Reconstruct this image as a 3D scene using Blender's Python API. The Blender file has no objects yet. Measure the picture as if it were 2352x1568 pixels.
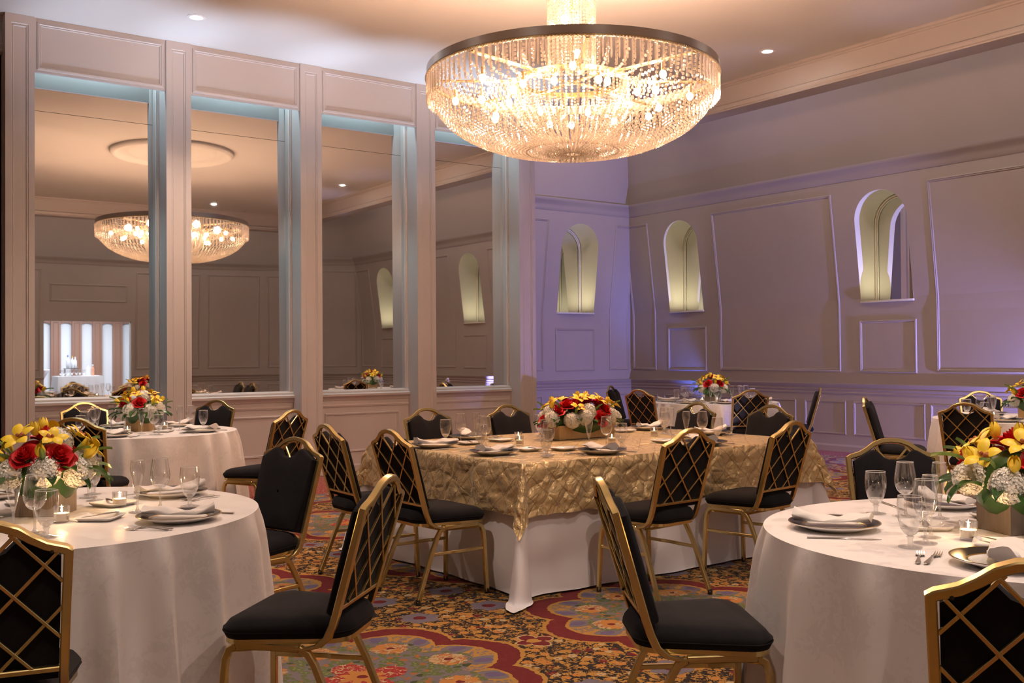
import bpy, math, random
from math import sin, cos, pi, radians, sqrt, atan2, hypot
from mathutils import Vector, Matrix, noise
SC = bpy.context.scene
COL = SC.collection
random.seed(7)

# ------------------------------------------------------------ camera, world, exposure
cam_d = bpy.data.cameras.new('camera'); cam = bpy.data.objects.new('camera', cam_d); COL.objects.link(cam)
cam_d.sensor_width = 36.0; cam_d.lens = 2346.73 / 2352 * 36.0
cam_d.clip_start = 0.05; cam_d.clip_end = 100
Rm = Matrix(((0.8093615, -0.0021273, -0.5873069), (-0.5872668, -0.0151731, -0.8092512), (-0.0071898, 0.9998826, -0.0135298)))
M4 = Rm.to_4x4(); M4.translation = Vector((0, 0, 1.37)); cam.matrix_world = M4
SC.camera = cam
w = bpy.data.worlds.new('world'); SC.world = w; w.use_nodes = True
w.node_tree.nodes['Background'].inputs[0].default_value = (0.5, 0.55, 0.65, 1)
w.node_tree.nodes['Background'].inputs[1].default_value = 0.02
SC.view_settings.view_transform = 'Standard'; SC.view_settings.look = 'None'
SC.view_settings.gamma = 1.0; SC.view_settings.use_curve_mapping = False
SC.view_settings.exposure = 1.15
SC.cycles.use_denoising = True
SC.cycles.use_adaptive_sampling = True; SC.cycles.adaptive_threshold = 0.025
SC.cycles.max_bounces = 8; SC.cycles.diffuse_bounces = 3; SC.cycles.glossy_bounces = 5
SC.cycles.transmission_bounces = 8; SC.cycles.transparent_max_bounces = 18
SC.cycles.sample_clamp_indirect = 4.0; SC.cycles.caustics_refractive = False; SC.cycles.caustics_reflective = False

def lamp(kind, name, loc, energy, color, size=0.05, aim=None, spot=60, blend=0.5, size_y=None):
    d = bpy.data.lights.new(name, kind); d.energy = energy; d.color = color
    if kind == 'AREA':
        d.size = size
        if size_y: d.shape = 'RECTANGLE'; d.size_y = size_y
    else: d.shadow_soft_size = size
    if kind == 'SPOT': d.spot_size = radians(spot); d.spot_blend = blend
    o = bpy.data.objects.new(name, d); COL.objects.link(o); o.location = loc
    if aim is not None:
        o.rotation_euler = (Vector(aim) - Vector(loc)).to_track_quat('-Z', 'Y').to_euler()
    return o
CH = (5.10, 6.20)                      # chandelier axis
WARM = (1.0, 0.565, 0.37); DOWN = (1.0, 0.76, 0.62); CYAN = (0.55, 0.90, 1.0); BLUE = (0.16, 0.24, 1.0); COOL = (0.62, 0.72, 1.0)
E_CH, E_DOWN = 42, 125
for k in range(6):                      # the chandelier's bulbs, as seen by the room
    a = k * pi / 3 + .3
    lamp('POINT', 'chandelier_bulb_light', (CH[0] + .66 * cos(a), CH[1] + .66 * sin(a), 3.50), E_CH, WARM, .05)
lamp('POINT', 'chandelier_bulb_light', (CH[0], CH[1], 4.05), 30, WARM, .05)
DL = [(3.38, 9.9), (8.92, 7.44), (8.92, 4.4), (7.3, 1.9), (1.28, 4.4), (3.38, 1.9), (1.28, 7.44)]
for x, y in DL:
    lamp('SPOT', 'downlight_beam', (x, y, 4.66), E_DOWN, DOWN, .04, (x, y, 0), 82, .8)
for x, y in ((10.5, 9.3), (10.5, 11.9)):   # high lights of the side aisle
    lamp('SPOT', 'aisle_fill_beam', (x, y, 5.45), 70, DOWN, .05, (x, y, 0), 44, .9)
lamp('AREA', 'cove_fill_light', (9.95, 6.0, 5.35), 38, (1.0, .80, .74), 9.5, (12.2, 6.0, 4.2), size_y=.15)  # hidden fill added above the beam to lighten the right cove
lamp('AREA', 'cove_fill_light', (5.0, .5, 5.35), 34, (1.0, .80, .70), 9.0, (5.0, -2.4, 4.2), size_y=.15)  # added fill for the front cove, dark in the mirrors without it
lamp('AREA', 'cove_fill_light', (9.6, 11.3, 5.35), 18, (1.0, .80, .70), 2.4, (9.6, 13.3, 4.6), size_y=.15)  # added fill likewise for the back cove
lamp('SPOT', 'blue_uplight_beam', (11.78, 4.25, .3), 820, (.34, .32, 1.0), .02, (12.0, 8.2, 1.2), 84, 1.0)
lamp('SPOT', 'blue_uplight_beam', (11.78, 10.9, .3), 85, (.12, .2, 1.0), .03, (12.3, 13.1, 2.5), 40, 1.0)
for x, y in ((3.5, -.9), (.1, .4), (6.6, -1.2), (-.6, 4.5)):   # unseen fill spots, added to brighten cloth sides and front wall
    lamp('SPOT', 'aisle_fill_beam', (x, y, 5.3), 125, DOWN, .08, (x + .6, y + 1.6, 0), 120, .9)
lamp('AREA', 'foyer_ceiling_light', (6.3, -4.2, 2.9), 110, (.8, .88, 1.0), 2.5, (6.3, -4.2, 0), size_y=1.6)
for i, X in enumerate((2.72, 4.25, 5.77, 7.32)):                      # cyan spots behind the transoms, white-violet ones washing the ceiling
    lamp('SPOT', 'transom_spot_beam', (X, 10.93, 4.15), 60, CYAN, .02, (X, 10.955, 0), 60, .9)
    lamp('AREA', 'transom_strip_light', (X, 10.95, 4.62), 5.0, (.66, .90, 1.0), 1.1, (X, 10.951, 0), size_y=.08)
    lamp('SPOT', 'ceiling_wash_beam', (X, 9.8, .1), 340, (.66, .78, 1.0), .1, (X, 10.45, 4.7), 34, 1.0)
for Y in (3.2, 5.6, 8.0):
    lamp('SPOT', 'ceiling_wash_beam', (8.95, Y, .1), 80, (.78, .68, 1.0), .1, (8.95, Y, 4.7), 24, 1.0)
lamp('SPOT', 'aisle_fill_beam', (.2, 12.0, 5.3), 90, DOWN, .05, (.2, 12.0, 0), 90, .9)  # added fill, keeps the left alcove from going black
for (x, y, z) in ((12.22, 11.78, 2.1), (12.22, 8.08, 2.1), (12.22, 4.26, 2.1), (12.22, .62, 2.1), (10.8, 13.27, 2.1)):
    lamp('AREA', 'niche_lamp_light', (x, y, z), 1.9, (1.0, .88, .60), .3, (x, y, 5), size_y=.12)

# ------------------------------------------------------------ node helper
class G:
    def __init__(s, name):
        s.m = bpy.data.materials.new(name); s.m.use_nodes = True; s.t = s.m.node_tree; s.n = s.t.nodes; s.l = s.t.links
        s.b = s.n['Principled BSDF']; s.out = s.n['Material Output']
    def node(s, ty, **k):
        n = s.n.new(ty)
        for a, v in k.items(): setattr(n, a, v)
        return n
    def put(s, sock, v):
        if isinstance(v, E): v = v.s
        if hasattr(v, 'is_output'): s.l.new(v, sock)
        elif isinstance(v, (tuple, list)) and len(v) == 3 and sock.type == 'RGBA': sock.default_value = (*v, 1)
        else: sock.default_value = v
    def math(s, op, a, b=0.0, c=0.0, clamp=False):
        n = s.node('ShaderNodeMath', operation=op); n.use_clamp = clamp
        s.put(n.inputs[0], a); s.put(n.inputs[1], b); s.put(n.inputs[2], c)
        return E(s, n.outputs[0])
    def mix(s, f, a, b):
        n = s.node('ShaderNodeMix', data_type='RGBA'); s.put(n.inputs[0], f); s.put(n.inputs[6], a); s.put(n.inputs[7], b)
        return n.outputs[2]
    def coord(s, which='Object'): return s.node('ShaderNodeTexCoord').outputs[which]
    def xyz(s, v):
        n = s.node('ShaderNodeSeparateXYZ'); s.put(n.inputs[0], v); return [E(s, o) for o in n.outputs]
    def noise(s, v, scale, detail=2.0, rough=.5, dist=0.0):
        n = s.node('ShaderNodeTexNoise'); s.put(n.inputs['Vector'], v); n.inputs['Scale'].default_value = scale
        n.inputs['Detail'].default_value = detail; n.inputs['Roughness'].default_value = rough; n.inputs['Distortion'].default_value = dist
        return E(s, n.outputs[0]), n.outputs[1]
    def voro(s, v, scale, feature='F1', rnd=1.0):
        n = s.node('ShaderNodeTexVoronoi', feature=feature); s.put(n.inputs['Vector'], v); n.inputs['Scale'].default_value = scale
        n.inputs['Randomness'].default_value = rnd
        return E(s, n.outputs['Distance']), (n.outputs['Color'] if 'Color' in n.outputs else None)
    def comb(s, x, y, z=0.0):
        n = s.node('ShaderNodeCombineXYZ'); s.put(n.inputs[0], x); s.put(n.inputs[1], y); s.put(n.inputs[2], z); return n.outputs[0]
    def bump(s, h, strength=.3, dist=.01):
        n = s.node('ShaderNodeBump'); n.inputs['Strength'].default_value = strength; n.inputs['Distance'].default_value = dist
        s.put(n.inputs['Height'], h); s.l.new(n.outputs[0], s.b.inputs['Normal'])
    def set(s, **k):
        for a, v in k.items(): s.put(s.b.inputs[a.replace('_', ' ')], v)
        return s
class E:
    def __init__(s, g, sock): s.g = g; s.s = sock
    def __add__(s, o): return s.g.math('ADD', s, o)
    def __sub__(s, o): return s.g.math('SUBTRACT', s, o)
    def __rsub__(s, o): return s.g.math('SUBTRACT', o, s)
    def __mul__(s, o): return s.g.math('MULTIPLY', s, o)
    __rmul__ = __mul__; __radd__ = __add__
    def __truediv__(s, o): return s.g.math('DIVIDE', s, o)
    def __lt__(s, o): return s.g.math('LESS_THAN', s, o)
    def __gt__(s, o): return s.g.math('GREATER_THAN', s, o)
    def abs(s): return s.g.math('ABSOLUTE', s)
    def fract(s): return s.g.math('FRACT', s)
    def sqrt(s): return s.g.math('SQRT', s)
    def cos(s): return s.g.math('COSINE', s)
    def sin(s): return s.g.math('SINE', s)
    def max(s, o): return s.g.math('MAXIMUM', s, o)
    def min(s, o): return s.g.math('MINIMUM', s, o)

MATS = {}
def simple(name, color, rough=.5, metal=0.0, **k):
    g = G(name); g.set(Base_Color=color, Roughness=rough, Metallic=metal, **k); MATS[name] = g.m; return g
def finish(g, name): MATS[name] = g.m

def build_materials():
    # painted walls: greige, faint vertical weave
    g = G('wall_paint'); c = g.coord(); x, y, z = g.xyz(c)
    n, _ = g.noise(c, 1.6, 3); wv, _ = g.noise(g.comb(x * 160, y * 160, z * 6), 1.0, 2)
    g.set(Base_Color=g.mix(n, (.325, .285, .262), (.365, .32, .295)), Roughness=.62); g.bump(wv, .12, .002); finish(g, 'wall')
    g = G('panel_paint'); c = g.coord(); n, _ = g.noise(c, 2.0, 3)
    g.set(Base_Color=g.mix(n, (.47, .44, .43), (.52, .485, .47)), Roughness=.42); finish(g, 'panel')
    g = G('ceiling_paint'); c = g.coord(); n, _ = g.noise(c, .8, 3)
    g.set(Base_Color=g.mix(n, (.60, .59, .57), (.66, .65, .63)), Roughness=.8); finish(g, 'ceiling')
    simple('niche_paint', (.62, .60, .50), .6)
    g = simple('mirror', (.80, .80, .79), .015, 1.0)
    g2 = G('beam_paint'); g2.set(Base_Color=(.46, .42, .40), Roughness=.45); finish(g2, 'beam')
    simple('mirror_edge', (.10, .12, .12), .3)
    g = G('gold_metal'); c = g.coord(); n, _ = g.noise(c, 9, 3)
    g.set(Base_Color=g.mix(n, (.60, .475, .20), (.70, .57, .27)), Roughness=g.math('MULTIPLY_ADD', n, .06, .21), Metallic=.95); finish(g, 'gold')
    g = G('black_fabric'); c = g.coord(); n, _ = g.noise(c, 480, 2); n2, _ = g.noise(c, 14, 3)
    g.set(Base_Color=g.mix(n2, (.008, .008, .010), (.017, .016, .018)), Roughness=.95, Sheen_Weight=.03); g.b.inputs['Specular IOR Level'].default_value = .15; g.bump(n, .35, .002); finish(g, 'fabric')
    simple('black_rubber', (.012, .012, .012), .6)
    simple('dark_screw', (.05, .04, .03), .4, .8)
    # damask
    g = G('white_damask'); c = g.coord(); x, y, z = g.xyz(c)
    nz, ncol = g.noise(c, 5.0, 3, .6, .8); fine, _ = g.noise(c, 26, 3, .6, 1.6)
    m = (nz * .65 + fine * .35); pat = g.math('MULTIPLY', (m > .53), (fine > .44))
    thread, _ = g.noise(g.comb(x * 700, y * 700, z * 700), 1.0, 1)
    g.set(Base_Color=g.mix(pat, (.79, .765, .76), (.74, .715, .71)), Roughness=g.math('MULTIPLY_ADD', pat, -.28, .66), Sheen_Weight=.15); g.bump(pat * .5 + thread * .2, .2, .002); finish(g, 'damask')
    g = G('plain_linen'); c = g.coord(); n, _ = g.noise(c, 5, 3)
    g.set(Base_Color=g.mix(n, (.84, .83, .86), (.88, .87, .90)), Roughness=.75, Sheen_Weight=.1); finish(g, 'linen')
    simple('napkin_linen', (.80, .765, .735), .7, Sheen_Weight=.1)
    # gold crinkled satin with pintucks
    g = G('gold_satin'); uv = g.coord('UV'); u, v, _ = g.xyz(uv)
    wob, _ = g.noise(uv, 3.0, 2); a = (u + v) / .15 + wob * .55; b = (u - v) / .15 + wob * .5
    ra = ((a.fract() - .5).abs() < .035); rb = ((b.fract() - .5).abs() < .035); rid = ra.max(rb)
    ed, _ = g.voro(uv, 11, 'DISTANCE_TO_EDGE'); cr, _ = g.noise(uv, 12, 4, .6, 1.0)
    g.set(Base_Color=g.mix(rid, (.72, .54, .27), (.50, .34, .14)), Roughness=.32, Metallic=.35, Sheen_Weight=.3)
    g.bump(rid * .55 + ed.min(.2) * 1.6 + cr * .8, 1.0, .022); finish(g, 'satin')
    # tableware
    simple('china', (.80, .78, .76), .12); simple('navy_enamel', (.010, .009, .014), .3); simple('gold_line', (.75, .50, .16), .2, 1.0)
    simple('silver', (.78, .76, .73), .24, 1.0)
    g = G('clear_glass'); lw = g.node('ShaderNodeLayerWeight'); lw.inputs[0].default_value = .28
    tr = g.node('ShaderNodeBsdfTransparent'); tr.inputs[0].default_value = (.97, .97, .97, 1)
    gl = g.node('ShaderNodeBsdfGlossy'); gl.inputs['Roughness'].default_value = .02; gl.inputs[0].default_value = (1, 1, 1, 1)
    mx = g.node('ShaderNodeMixShader'); fac = g.math('MULTIPLY_ADD', E(g, lw.outputs['Facing']), .78, .08)
    g.put(mx.inputs[0], fac); g.l.new(tr.outputs[0], mx.inputs[1]); g.l.new(gl.outputs[0], mx.inputs[2]); g.l.new(mx.outputs[0], g.out.inputs[0]); finish(g, 'glass')
    for nm, op, wh in (('solid_glass', .55, .10),):
        g = G(nm); tr = g.node('ShaderNodeBsdfTransparent'); gl = g.node('ShaderNodeBsdfGlossy'); gl.inputs['Roughness'].default_value = .06; df = g.node('ShaderNodeBsdfDiffuse'); df.inputs[0].default_value = (.9, .9, .9, 1)
        m0 = g.node('ShaderNodeMixShader'); m0.inputs[0].default_value = .3; g.l.new(gl.outputs[0], m0.inputs[1]); g.l.new(df.outputs[0], m0.inputs[2])
        lw = g.node('ShaderNodeLayerWeight'); lw.inputs[0].default_value = .35; mx = g.node('ShaderNodeMixShader'); g.put(mx.inputs[0], g.math('MULTIPLY_ADD', E(g, lw.outputs['Facing']), .5, .22))
        g.l.new(tr.outputs[0], mx.inputs[1]); g.l.new(m0.outputs[0], mx.inputs[2]); g.l.new(mx.outputs[0], g.out.inputs[0]); finish(g, nm)
    # chandelier crystal: part clear, part sparkle, part glow-through
    g = G('crystal'); tr = g.node('ShaderNodeBsdfTransparent'); gl = g.node('ShaderNodeBsdfGlossy'); gl.inputs['Roughness'].default_value = .08
    gl.inputs[0].default_value = (1, .95, .88, 1)
    tl = g.node('ShaderNodeBsdfTranslucent'); tl.inputs[0].default_value = (.42, .375, .32, 1)
    df = g.node('ShaderNodeBsdfDiffuse'); df.inputs[0].default_value = (.42, .375, .32, 1)
    m0 = g.node('ShaderNodeMixShader'); m0.inputs[0].default_value = .5; g.l.new(tl.outputs[0], m0.inputs[1]); g.l.new(df.outputs[0], m0.inputs[2])
    m1 = g.node('ShaderNodeMixShader'); m1.inputs[0].default_value = .55; g.l.new(m0.outputs[0], m1.inputs[1]); g.l.new(gl.outputs[0], m1.inputs[2])
    m2 = g.node('ShaderNodeMixShader'); m2.inputs[0].default_value = .58; g.l.new(tr.outputs[0], m2.inputs[1]); g.l.new(m1.outputs[0], m2.inputs[2]); g.l.new(m2.outputs[0], g.out.inputs[0]); finish(g, 'crystal')
    for nm, col, st in (('bulb_glow', (1, .74, .42), 55), ('lamp_glow', (1, .93, .84), 60), ('flame_glow', (1, .55, .18), 14), ('flame_core', (1, .8, .45), 30)):
        g = G(nm); em = g.node('ShaderNodeEmission'); em.inputs[0].default_value = (*col, 1); em.inputs[1].default_value = st
        g.l.new(em.outputs[0], g.out.inputs[0]); finish(g, nm)
    simple('brushed_steel', (.42, .38, .35), .32, 1.0); simple('brass_bar', (.62, .46, .22), .3, .9)
    simple('white_enamel', (.8, .8, .8), .3)
    g = simple('candle_wax', (.92, .80, .62), .5, Subsurface_Weight=.3); g.b.inputs['Subsurface Radius'].default_value = (.02, .01, .005)
    for nm, c0, c1 in (('grey_wood', (.13, .10, .08), (.27, .215, .175)), ('gold_wood', (.50, .31, .13), (.66, .45, .22))):
        g = G(nm); c = g.coord(); x, y, z = g.xyz(c); n, _ = g.noise(g.comb(x * 60, y * 60, z * 5), 1.0, 4, .65)
        g.set(Base_Color=g.mix(n, c0, c1), Roughness=.6); g.bump(n, .6, .004); finish(g, nm)
    for nm, c0, c1, ro in (('red_petal', (.50, .006, .012), (.80, .022, .028), .5), ('yellow_petal', (.90, .60, .015), (1.0, .78, .07), .45), ('white_petal', (.93, .91, .80), (.97, .96, .90), .6),
                           ('leaf_green', (.018, .06, .012), (.05, .13, .025), .28), ('light_leaf', (.12, .22, .03), (.20, .32, .06), .35), ('orchid_lip', (.30, .05, .02), (.55, .22, .06), .5), ('stem_green', (.08, .14, .03), (.12, .2, .05), .5)):
        g = G(nm); c = g.coord(); n, _ = g.noise(c, 60, 2); g.set(Base_Color=g.mix(n, c0, c1), Roughness=ro); finish(g, nm)
    simple('clear_spirit', (.75, .78, .82), .08, 0); simple('amber_spirit', (.55, .25, .15), .1); simple('blue_cap', (.02, .06, .4), .3); simple('yellow_cap', (.7, .45, .03), .3)
    simple('foyer_white', (.82, .84, .88), .6); simple('foyer_brown', (.33, .17, .115), .5)
    # carpet
    g = G('patterned_carpet'); c = g.coord(); wn, wc = g.noise(c, 9.0, 2)
    x, y, z = g.xyz(c); wx, wy, wz = g.xyz(wc)
    _, wc2 = g.noise(c, 34.0, 1); vx, vy, vz = g.xyz(wc2)
    X = x + (wx - .5) * .035 + (vx - .5) * .022; Y = y + (wy - .5) * .035 + (vy - .5) * .022
    P = 1.84
    du = (((X - 2.05) / P + .5).fract() - .5) * P; dv = (((Y - 3.93) / P + .5).fract() - .5) * P
    r = (du * du + dv * dv).sqrt(); th = g.math('ARCTAN2', dv, du)
    R = g.math('POWER', (th * 4).cos().abs(), .8) * .125 + .665
    d = r - R
    xy = g.comb(X, Y, 0.0)
    f1, fc = g.voro(xy, 17); f1b, fcb = g.voro(xy, 30); sn, _ = g.noise(xy, 38, 3, .6, 1.0)
    fr, fg, fb = g.xyz(fc); br_, bg_, bb_ = g.xyz(fcb)
    BLK = (.012, .008, .008); GOLD = (.32, .175, .035); ORG = (.37, .16, .035); CRIM = (.11, .007, .010); LIL = (.13, .115, .13); GRN = (.085, .11, .035); CREAM = (.36, .28, .15)
    blob = ((f1 + (sn - .5) * .6) < .41)
    fcol = g.mix((fr > .35), g.mix((fg > .5), CRIM, CREAM), g.mix(fb, GOLD, ORG))
    field = g.mix(blob, g.mix((sn > .54), BLK, GOLD), g.mix((f1 < .12), g.mix((f1b < .17), fcol, g.mix((bg_ > .5), (.30, .10, .03), CREAM)), (.22, .06, .02)))
    # lilac rosettes in fours and red ones between the medallions
    cu = (((X - 2.05) / P).fract() - .5) * P; cv = (((Y - 3.93) / P).fract() - .5) * P
    au = cu.abs() - .22; av = cv.abs() - .22; rr = (au * au + av * av).sqrt(); ta = g.math('ARCTAN2', av, au)
    rp = rr - (ta * 3).cos().abs() * .022
    field = g.mix((rp < .088), field, LIL); field = g.mix((rp < .072), field, g.mix((sn > .5), LIL, (.13, .11, .17))); field = g.mix((rr < .036), field, CRIM)
    def redros(fld, a, b):
        q = (a * a + b * b).sqrt(); t = g.math('ARCTAN2', b, a); q2 = q - (t * 2).cos().abs() * .05
        fld = g.mix((q2 < .06), fld, CREAM); fld = g.mix((q2 < .048), fld, CRIM); return g.mix((q < .035), fld, GOLD)
    field = redros(field, cu, dv); field = redros(field, du, cv)
    # inside of a medallion
    leaf, lc = g.voro(g.comb(X * 1.0, Y * 1.0, 0.0), 30); lr, lg, lb = g.xyz(lc)
    inner = g.mix(((leaf + (sn - .5) * .5) < .56), LIL, g.mix((lg > .25), g.mix((lb > .8), (.25, .10, .03), (.035, .05, .02)), g.mix((leaf < .22), GRN, (.16, .19, .07))))
    k8 = 2 * pi / 8; t8 = ((th / k8 + .5).fract() - .5) * k8
    qx = r * t8.cos() - .43; qy = r * t8.sin(); qd = (qx * qx + qy * qy).sqrt()
    inner = g.mix((qd + (sn - .5) * .07 < .085), inner, g.mix((fb > .45), ORG, g.mix((sn > .5), CREAM, (.30, .10, .03)))); inner = g.mix((qd < .018), inner, CRIM)
    k16 = 2 * pi / 16; t16 = ((th / k16).fract() - .5) * k16; px = r * t16.cos() - .565; py = r * t16.sin()
    pq = ((px * .62) * (px * .62) + py * py).sqrt(); 
    band = g.mix((sn > .5), LIL, GOLD)
    ring = g.mix((pq < .078), band, GOLD); ring = g.mix((pq < .060), ring, LIL); ring = g.mix((pq < .030), ring, (.10, .08, .16))
    inner = g.mix((d > -.245), inner, ring)
    q4 = r - (.10 + (th * 2).cos().abs() * .11)
    inner = g.mix((q4 < 0.0), inner, g.mix((sn > .56), (.26, .02, .02), CREAM)); inner = g.mix((r < .055 + (th * 4).cos().abs() * .05), inner, ORG); inner = g.mix((r < .022), inner, CRIM)
    med = g.mix((d > -.135), inner, g.mix((sn > .55), CRIM, (.125, .011, .012))); med = g.mix((g.math('ABSOLUTE', d + .135) < .011), med, GOLD)
    col = g.mix((d < 0.0), field, med); col = g.mix((d.abs() < .012), col, GOLD)
    edge = (x > 11.48).max(y > 9.4)
    sp, _ = g.noise(c, 46, 2); col = g.mix(edge, col, g.mix((sp > .55), (.19, .02, .02), (.33, .12, .05)))
    pile, _ = g.noise(c, 420, 2); pv, _ = g.noise(c, 90, 2)
    hs = g.node('ShaderNodeHueSaturation'); g.put(hs.inputs['Color'], col); g.put(hs.inputs['Value'], pile * .7 + .72)
    g.set(Base_Color=hs.outputs[0], Roughness=.95, Sheen_Weight=.1); g.b.inputs['Specular IOR Level'].default_value = .1
    g.bump(pile + pv * .5, .5, .004); finish(g, 'carpet')
build_materials()
# ------------------------------------------------------------ mesh helper
class MB:
    def __init__(s): s.v = []; s.f = []; s.mi = []; s.uv = None
    def add(s, vs, fs, m=0, M=None):
        o = len(s.v)
        s.v += [tuple(M @ Vector(p)) if M is not None else tuple(p) for p in vs]
        s.f += [tuple(i + o for i in f) for f in fs]; s.mi += [m] * len(fs); return s
    def box(s, x0, x1, y0, y1, z0, z1, m=0, M=None):
        return s.add([(x0, y0, z0), (x1, y0, z0), (x1, y1, z0), (x0, y1, z0), (x0, y0, z1), (x1, y0, z1), (x1, y1, z1), (x0, y1, z1)],
                     [(0, 3, 2, 1), (4, 5, 6, 7), (0, 1, 5, 4), (1, 2, 6, 5), (2, 3, 7, 6), (3, 0, 4, 7)], m, M)
    def bbox(s, x0, x1, y0, y1, z0, z1, b=.004, m=0, M=None):
        vs = []
        for (dx, zz) in ((b, z0), (0, z0 + b), (0, z1 - b), (b, z1)):
            vs += [(x0 + dx, y0 + dx, zz), (x1 - dx, y0 + dx, zz), (x1 - dx, y1 - dx, zz), (x0 + dx, y1 - dx, zz)]
        fs = [(3, 2, 1, 0), (12, 13, 14, 15)]
        for k in range(3):
            for i in range(4):
                j = (i + 1) % 4; fs.append((4 * k + i, 4 * k + j, 4 * k + 4 + j, 4 * k + 4 + i))
        return s.add(vs, fs, m, M)
    def lathe(s, prof, n=24, m=0, M=None, a0=0.0, a1=2 * pi):
        full = abs(a1 - a0 - 2 * pi) < 1e-6; vs = []; cols = n if full else n + 1
        for i in range(cols):
            a = a0 + (a1 - a0) * i / n
            for r, z in prof: vs.append((r * cos(a), r * sin(a), z))
        k = len(prof); fs = []
        for i in range(n):
            j = (i + 1) % cols
            for q in range(k - 1): fs.append((i * k + q, j * k + q, j * k + q + 1, i * k + q + 1))
        return s.add(vs, fs, m, M)
    def grid(s, nu, nv, fn, m=0, closed=False, M=None):
        vs = [fn(i / nu, j / nv) for i in range(nu + (0 if closed else 1)) for j in range(nv + 1)]; k = nv + 1; c = nu + (0 if closed else 1)
        fs = [(i * k + j, ((i + 1) % c) * k + j, ((i + 1) % c) * k + j + 1, i * k + j + 1) for i in range(nu) for j in range(nv)]
        return s.add(vs, fs, m, M)
    def tube(s, path, w, h=None, b=None, closed=False, n=8, m=0, M=None, cap=True):
        """bar along path; b given: rounded rectangle section (w across, h along b); else round"""
        h = h or w; P = [Vector(p) for p in path]; N = len(P); rings = []
        if b is not None: b = Vector(b).normalized()
        up = Vector((0, 0, 1))
        for i in range(N):
            t0 = (P[i] - P[i - 1]) if (i > 0 or closed) else (P[1] - P[0])
            t1 = (P[(i + 1) % N] - P[i]) if (i < N - 1 or closed) else t0
            t0 = t0.normalized(); t1 = t1.normalized(); t = (t0 + t1).normalized()
            mit = 1.0 / max(.35, t.dot(t0))
            if b is not None: bb = b; nn = t.cross(bb).normalized() * mit
            else:
                u = up if abs(t.z) < .95 else Vector((1, 0, 0)); bb = t.cross(u).normalized(); nn = bb.cross(t).normalized()
            if b is not None:
                c = .28; sec = [(1, 1 - c), (1 - c, 1), (c - 1, 1), (-1, 1 - c), (-1, c - 1), (c - 1, -1), (1 - c, -1), (1, c - 1)]
                rings.append([P[i] + nn * (q * w / 2) + bb * (r_ * h / 2) for q, r_ in sec])
            else: rings.append([P[i] + nn * (cos(2 * pi * q / n) * w / 2) + bb * (sin(2 * pi * q / n) * h / 2) for q in range(n)])
        K = len(rings[0]); vs = [p for r in rings for p in r]; fs = []
        for i in range(N if closed else N - 1):
            j = (i + 1) % N
            for q in range(K):
                q2 = (q + 1) % K; fs.append((i * K + q, i * K + q2, j * K + q2, j * K + q))
        if cap and not closed: fs += [tuple(range(K))[::-1], tuple(range((N - 1) * K, N * K))]
        return s.add(vs, fs, m, M)
    def sphere(s, r, nu=8, nv=5, M=None, m=0, sz=1.0):
        return s.lathe([(r * sin(pi * j / nv) if 0 < j < nv else 1e-5, -r * cos(pi * j / nv) * sz) for j in range(nv + 1)], nu, m, M)
    def build(s, name, mats, parent=None, smooth=40, uv=None):
        me = bpy.data.meshes.new(name); me.from_pydata(s.v, [], s.f)
        if isinstance(mats, str): mats = [mats]
        for k in mats: me.materials.append(MATS[k])
        if len(mats) > 1: me.polygons.foreach_set('material_index', s.mi)
        if uv:
            L = me.uv_layers.new(name='UVMap'); li = [0] * len(me.loops); me.loops.foreach_get('vertex_index', li)
            flat = []
            for i in li: flat += uv[i]
            L.data.foreach_set('uv', flat)
        if smooth:
            me.polygons.foreach_set('use_smooth', [True] * len(me.polygons)); me.set_sharp_from_angle(angle=radians(smooth))
        me.update()
        o = bpy.data.objects.new(name, me); COL.objects.link(o)
        if parent: o.parent = parent
        return o

def T(x=0, y=0, z=0, rx=0, ry=0, rz=0, s=1.0):
    return Matrix.Translation((x, y, z)) @ Matrix.Rotation(rz, 4, 'Z') @ Matrix.Rotation(ry, 4, 'Y') @ Matrix.Rotation(rx, 4, 'X') @ Matrix.Scale(s, 4)
def tag(o, label, cat, group=None):
    o['label'] = label; o['category'] = cat
    if group: o['group'] = group
    return o
def thing(name, loc=(0, 0, 0), rz=0.0):
    o = bpy.data.objects.new(name, None); COL.objects.link(o); o.location = loc; o.rotation_euler = (0, 0, rz); o.empty_display_size = .05; return o
def struct(o): o['kind'] = 'structure'; return o
def dup(root, loc=None, rz=None, label=None, cat=None, group=None):
    def rec(o, par):
        c = o.copy(); COL.objects.link(c)
        if par is not None: c.parent = par
        for ch in kids.get(o.name, ()): rec(ch, c)
        return c
    kids = KIDS.get(root.name)
    if kids is None:
        kids = {}; stack = [root]
        while stack:
            q = stack.pop(); kids[q.name] = list(q.children); stack += kids[q.name]
        KIDS[root.name] = kids
    r = rec(root, None); r.hide_render = False
    if loc is not None: r.location = loc
    if rz is not None: r.rotation_euler = (0, 0, rz)
    if label: tag(r, label, cat, group)
    return r
KIDS = {}; PROTOS = []
def proto(o): PROTOS.append(o); return o
def kill(o):
    for c in list(o.children): kill(c)
    bpy.data.objects.remove(o)

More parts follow.
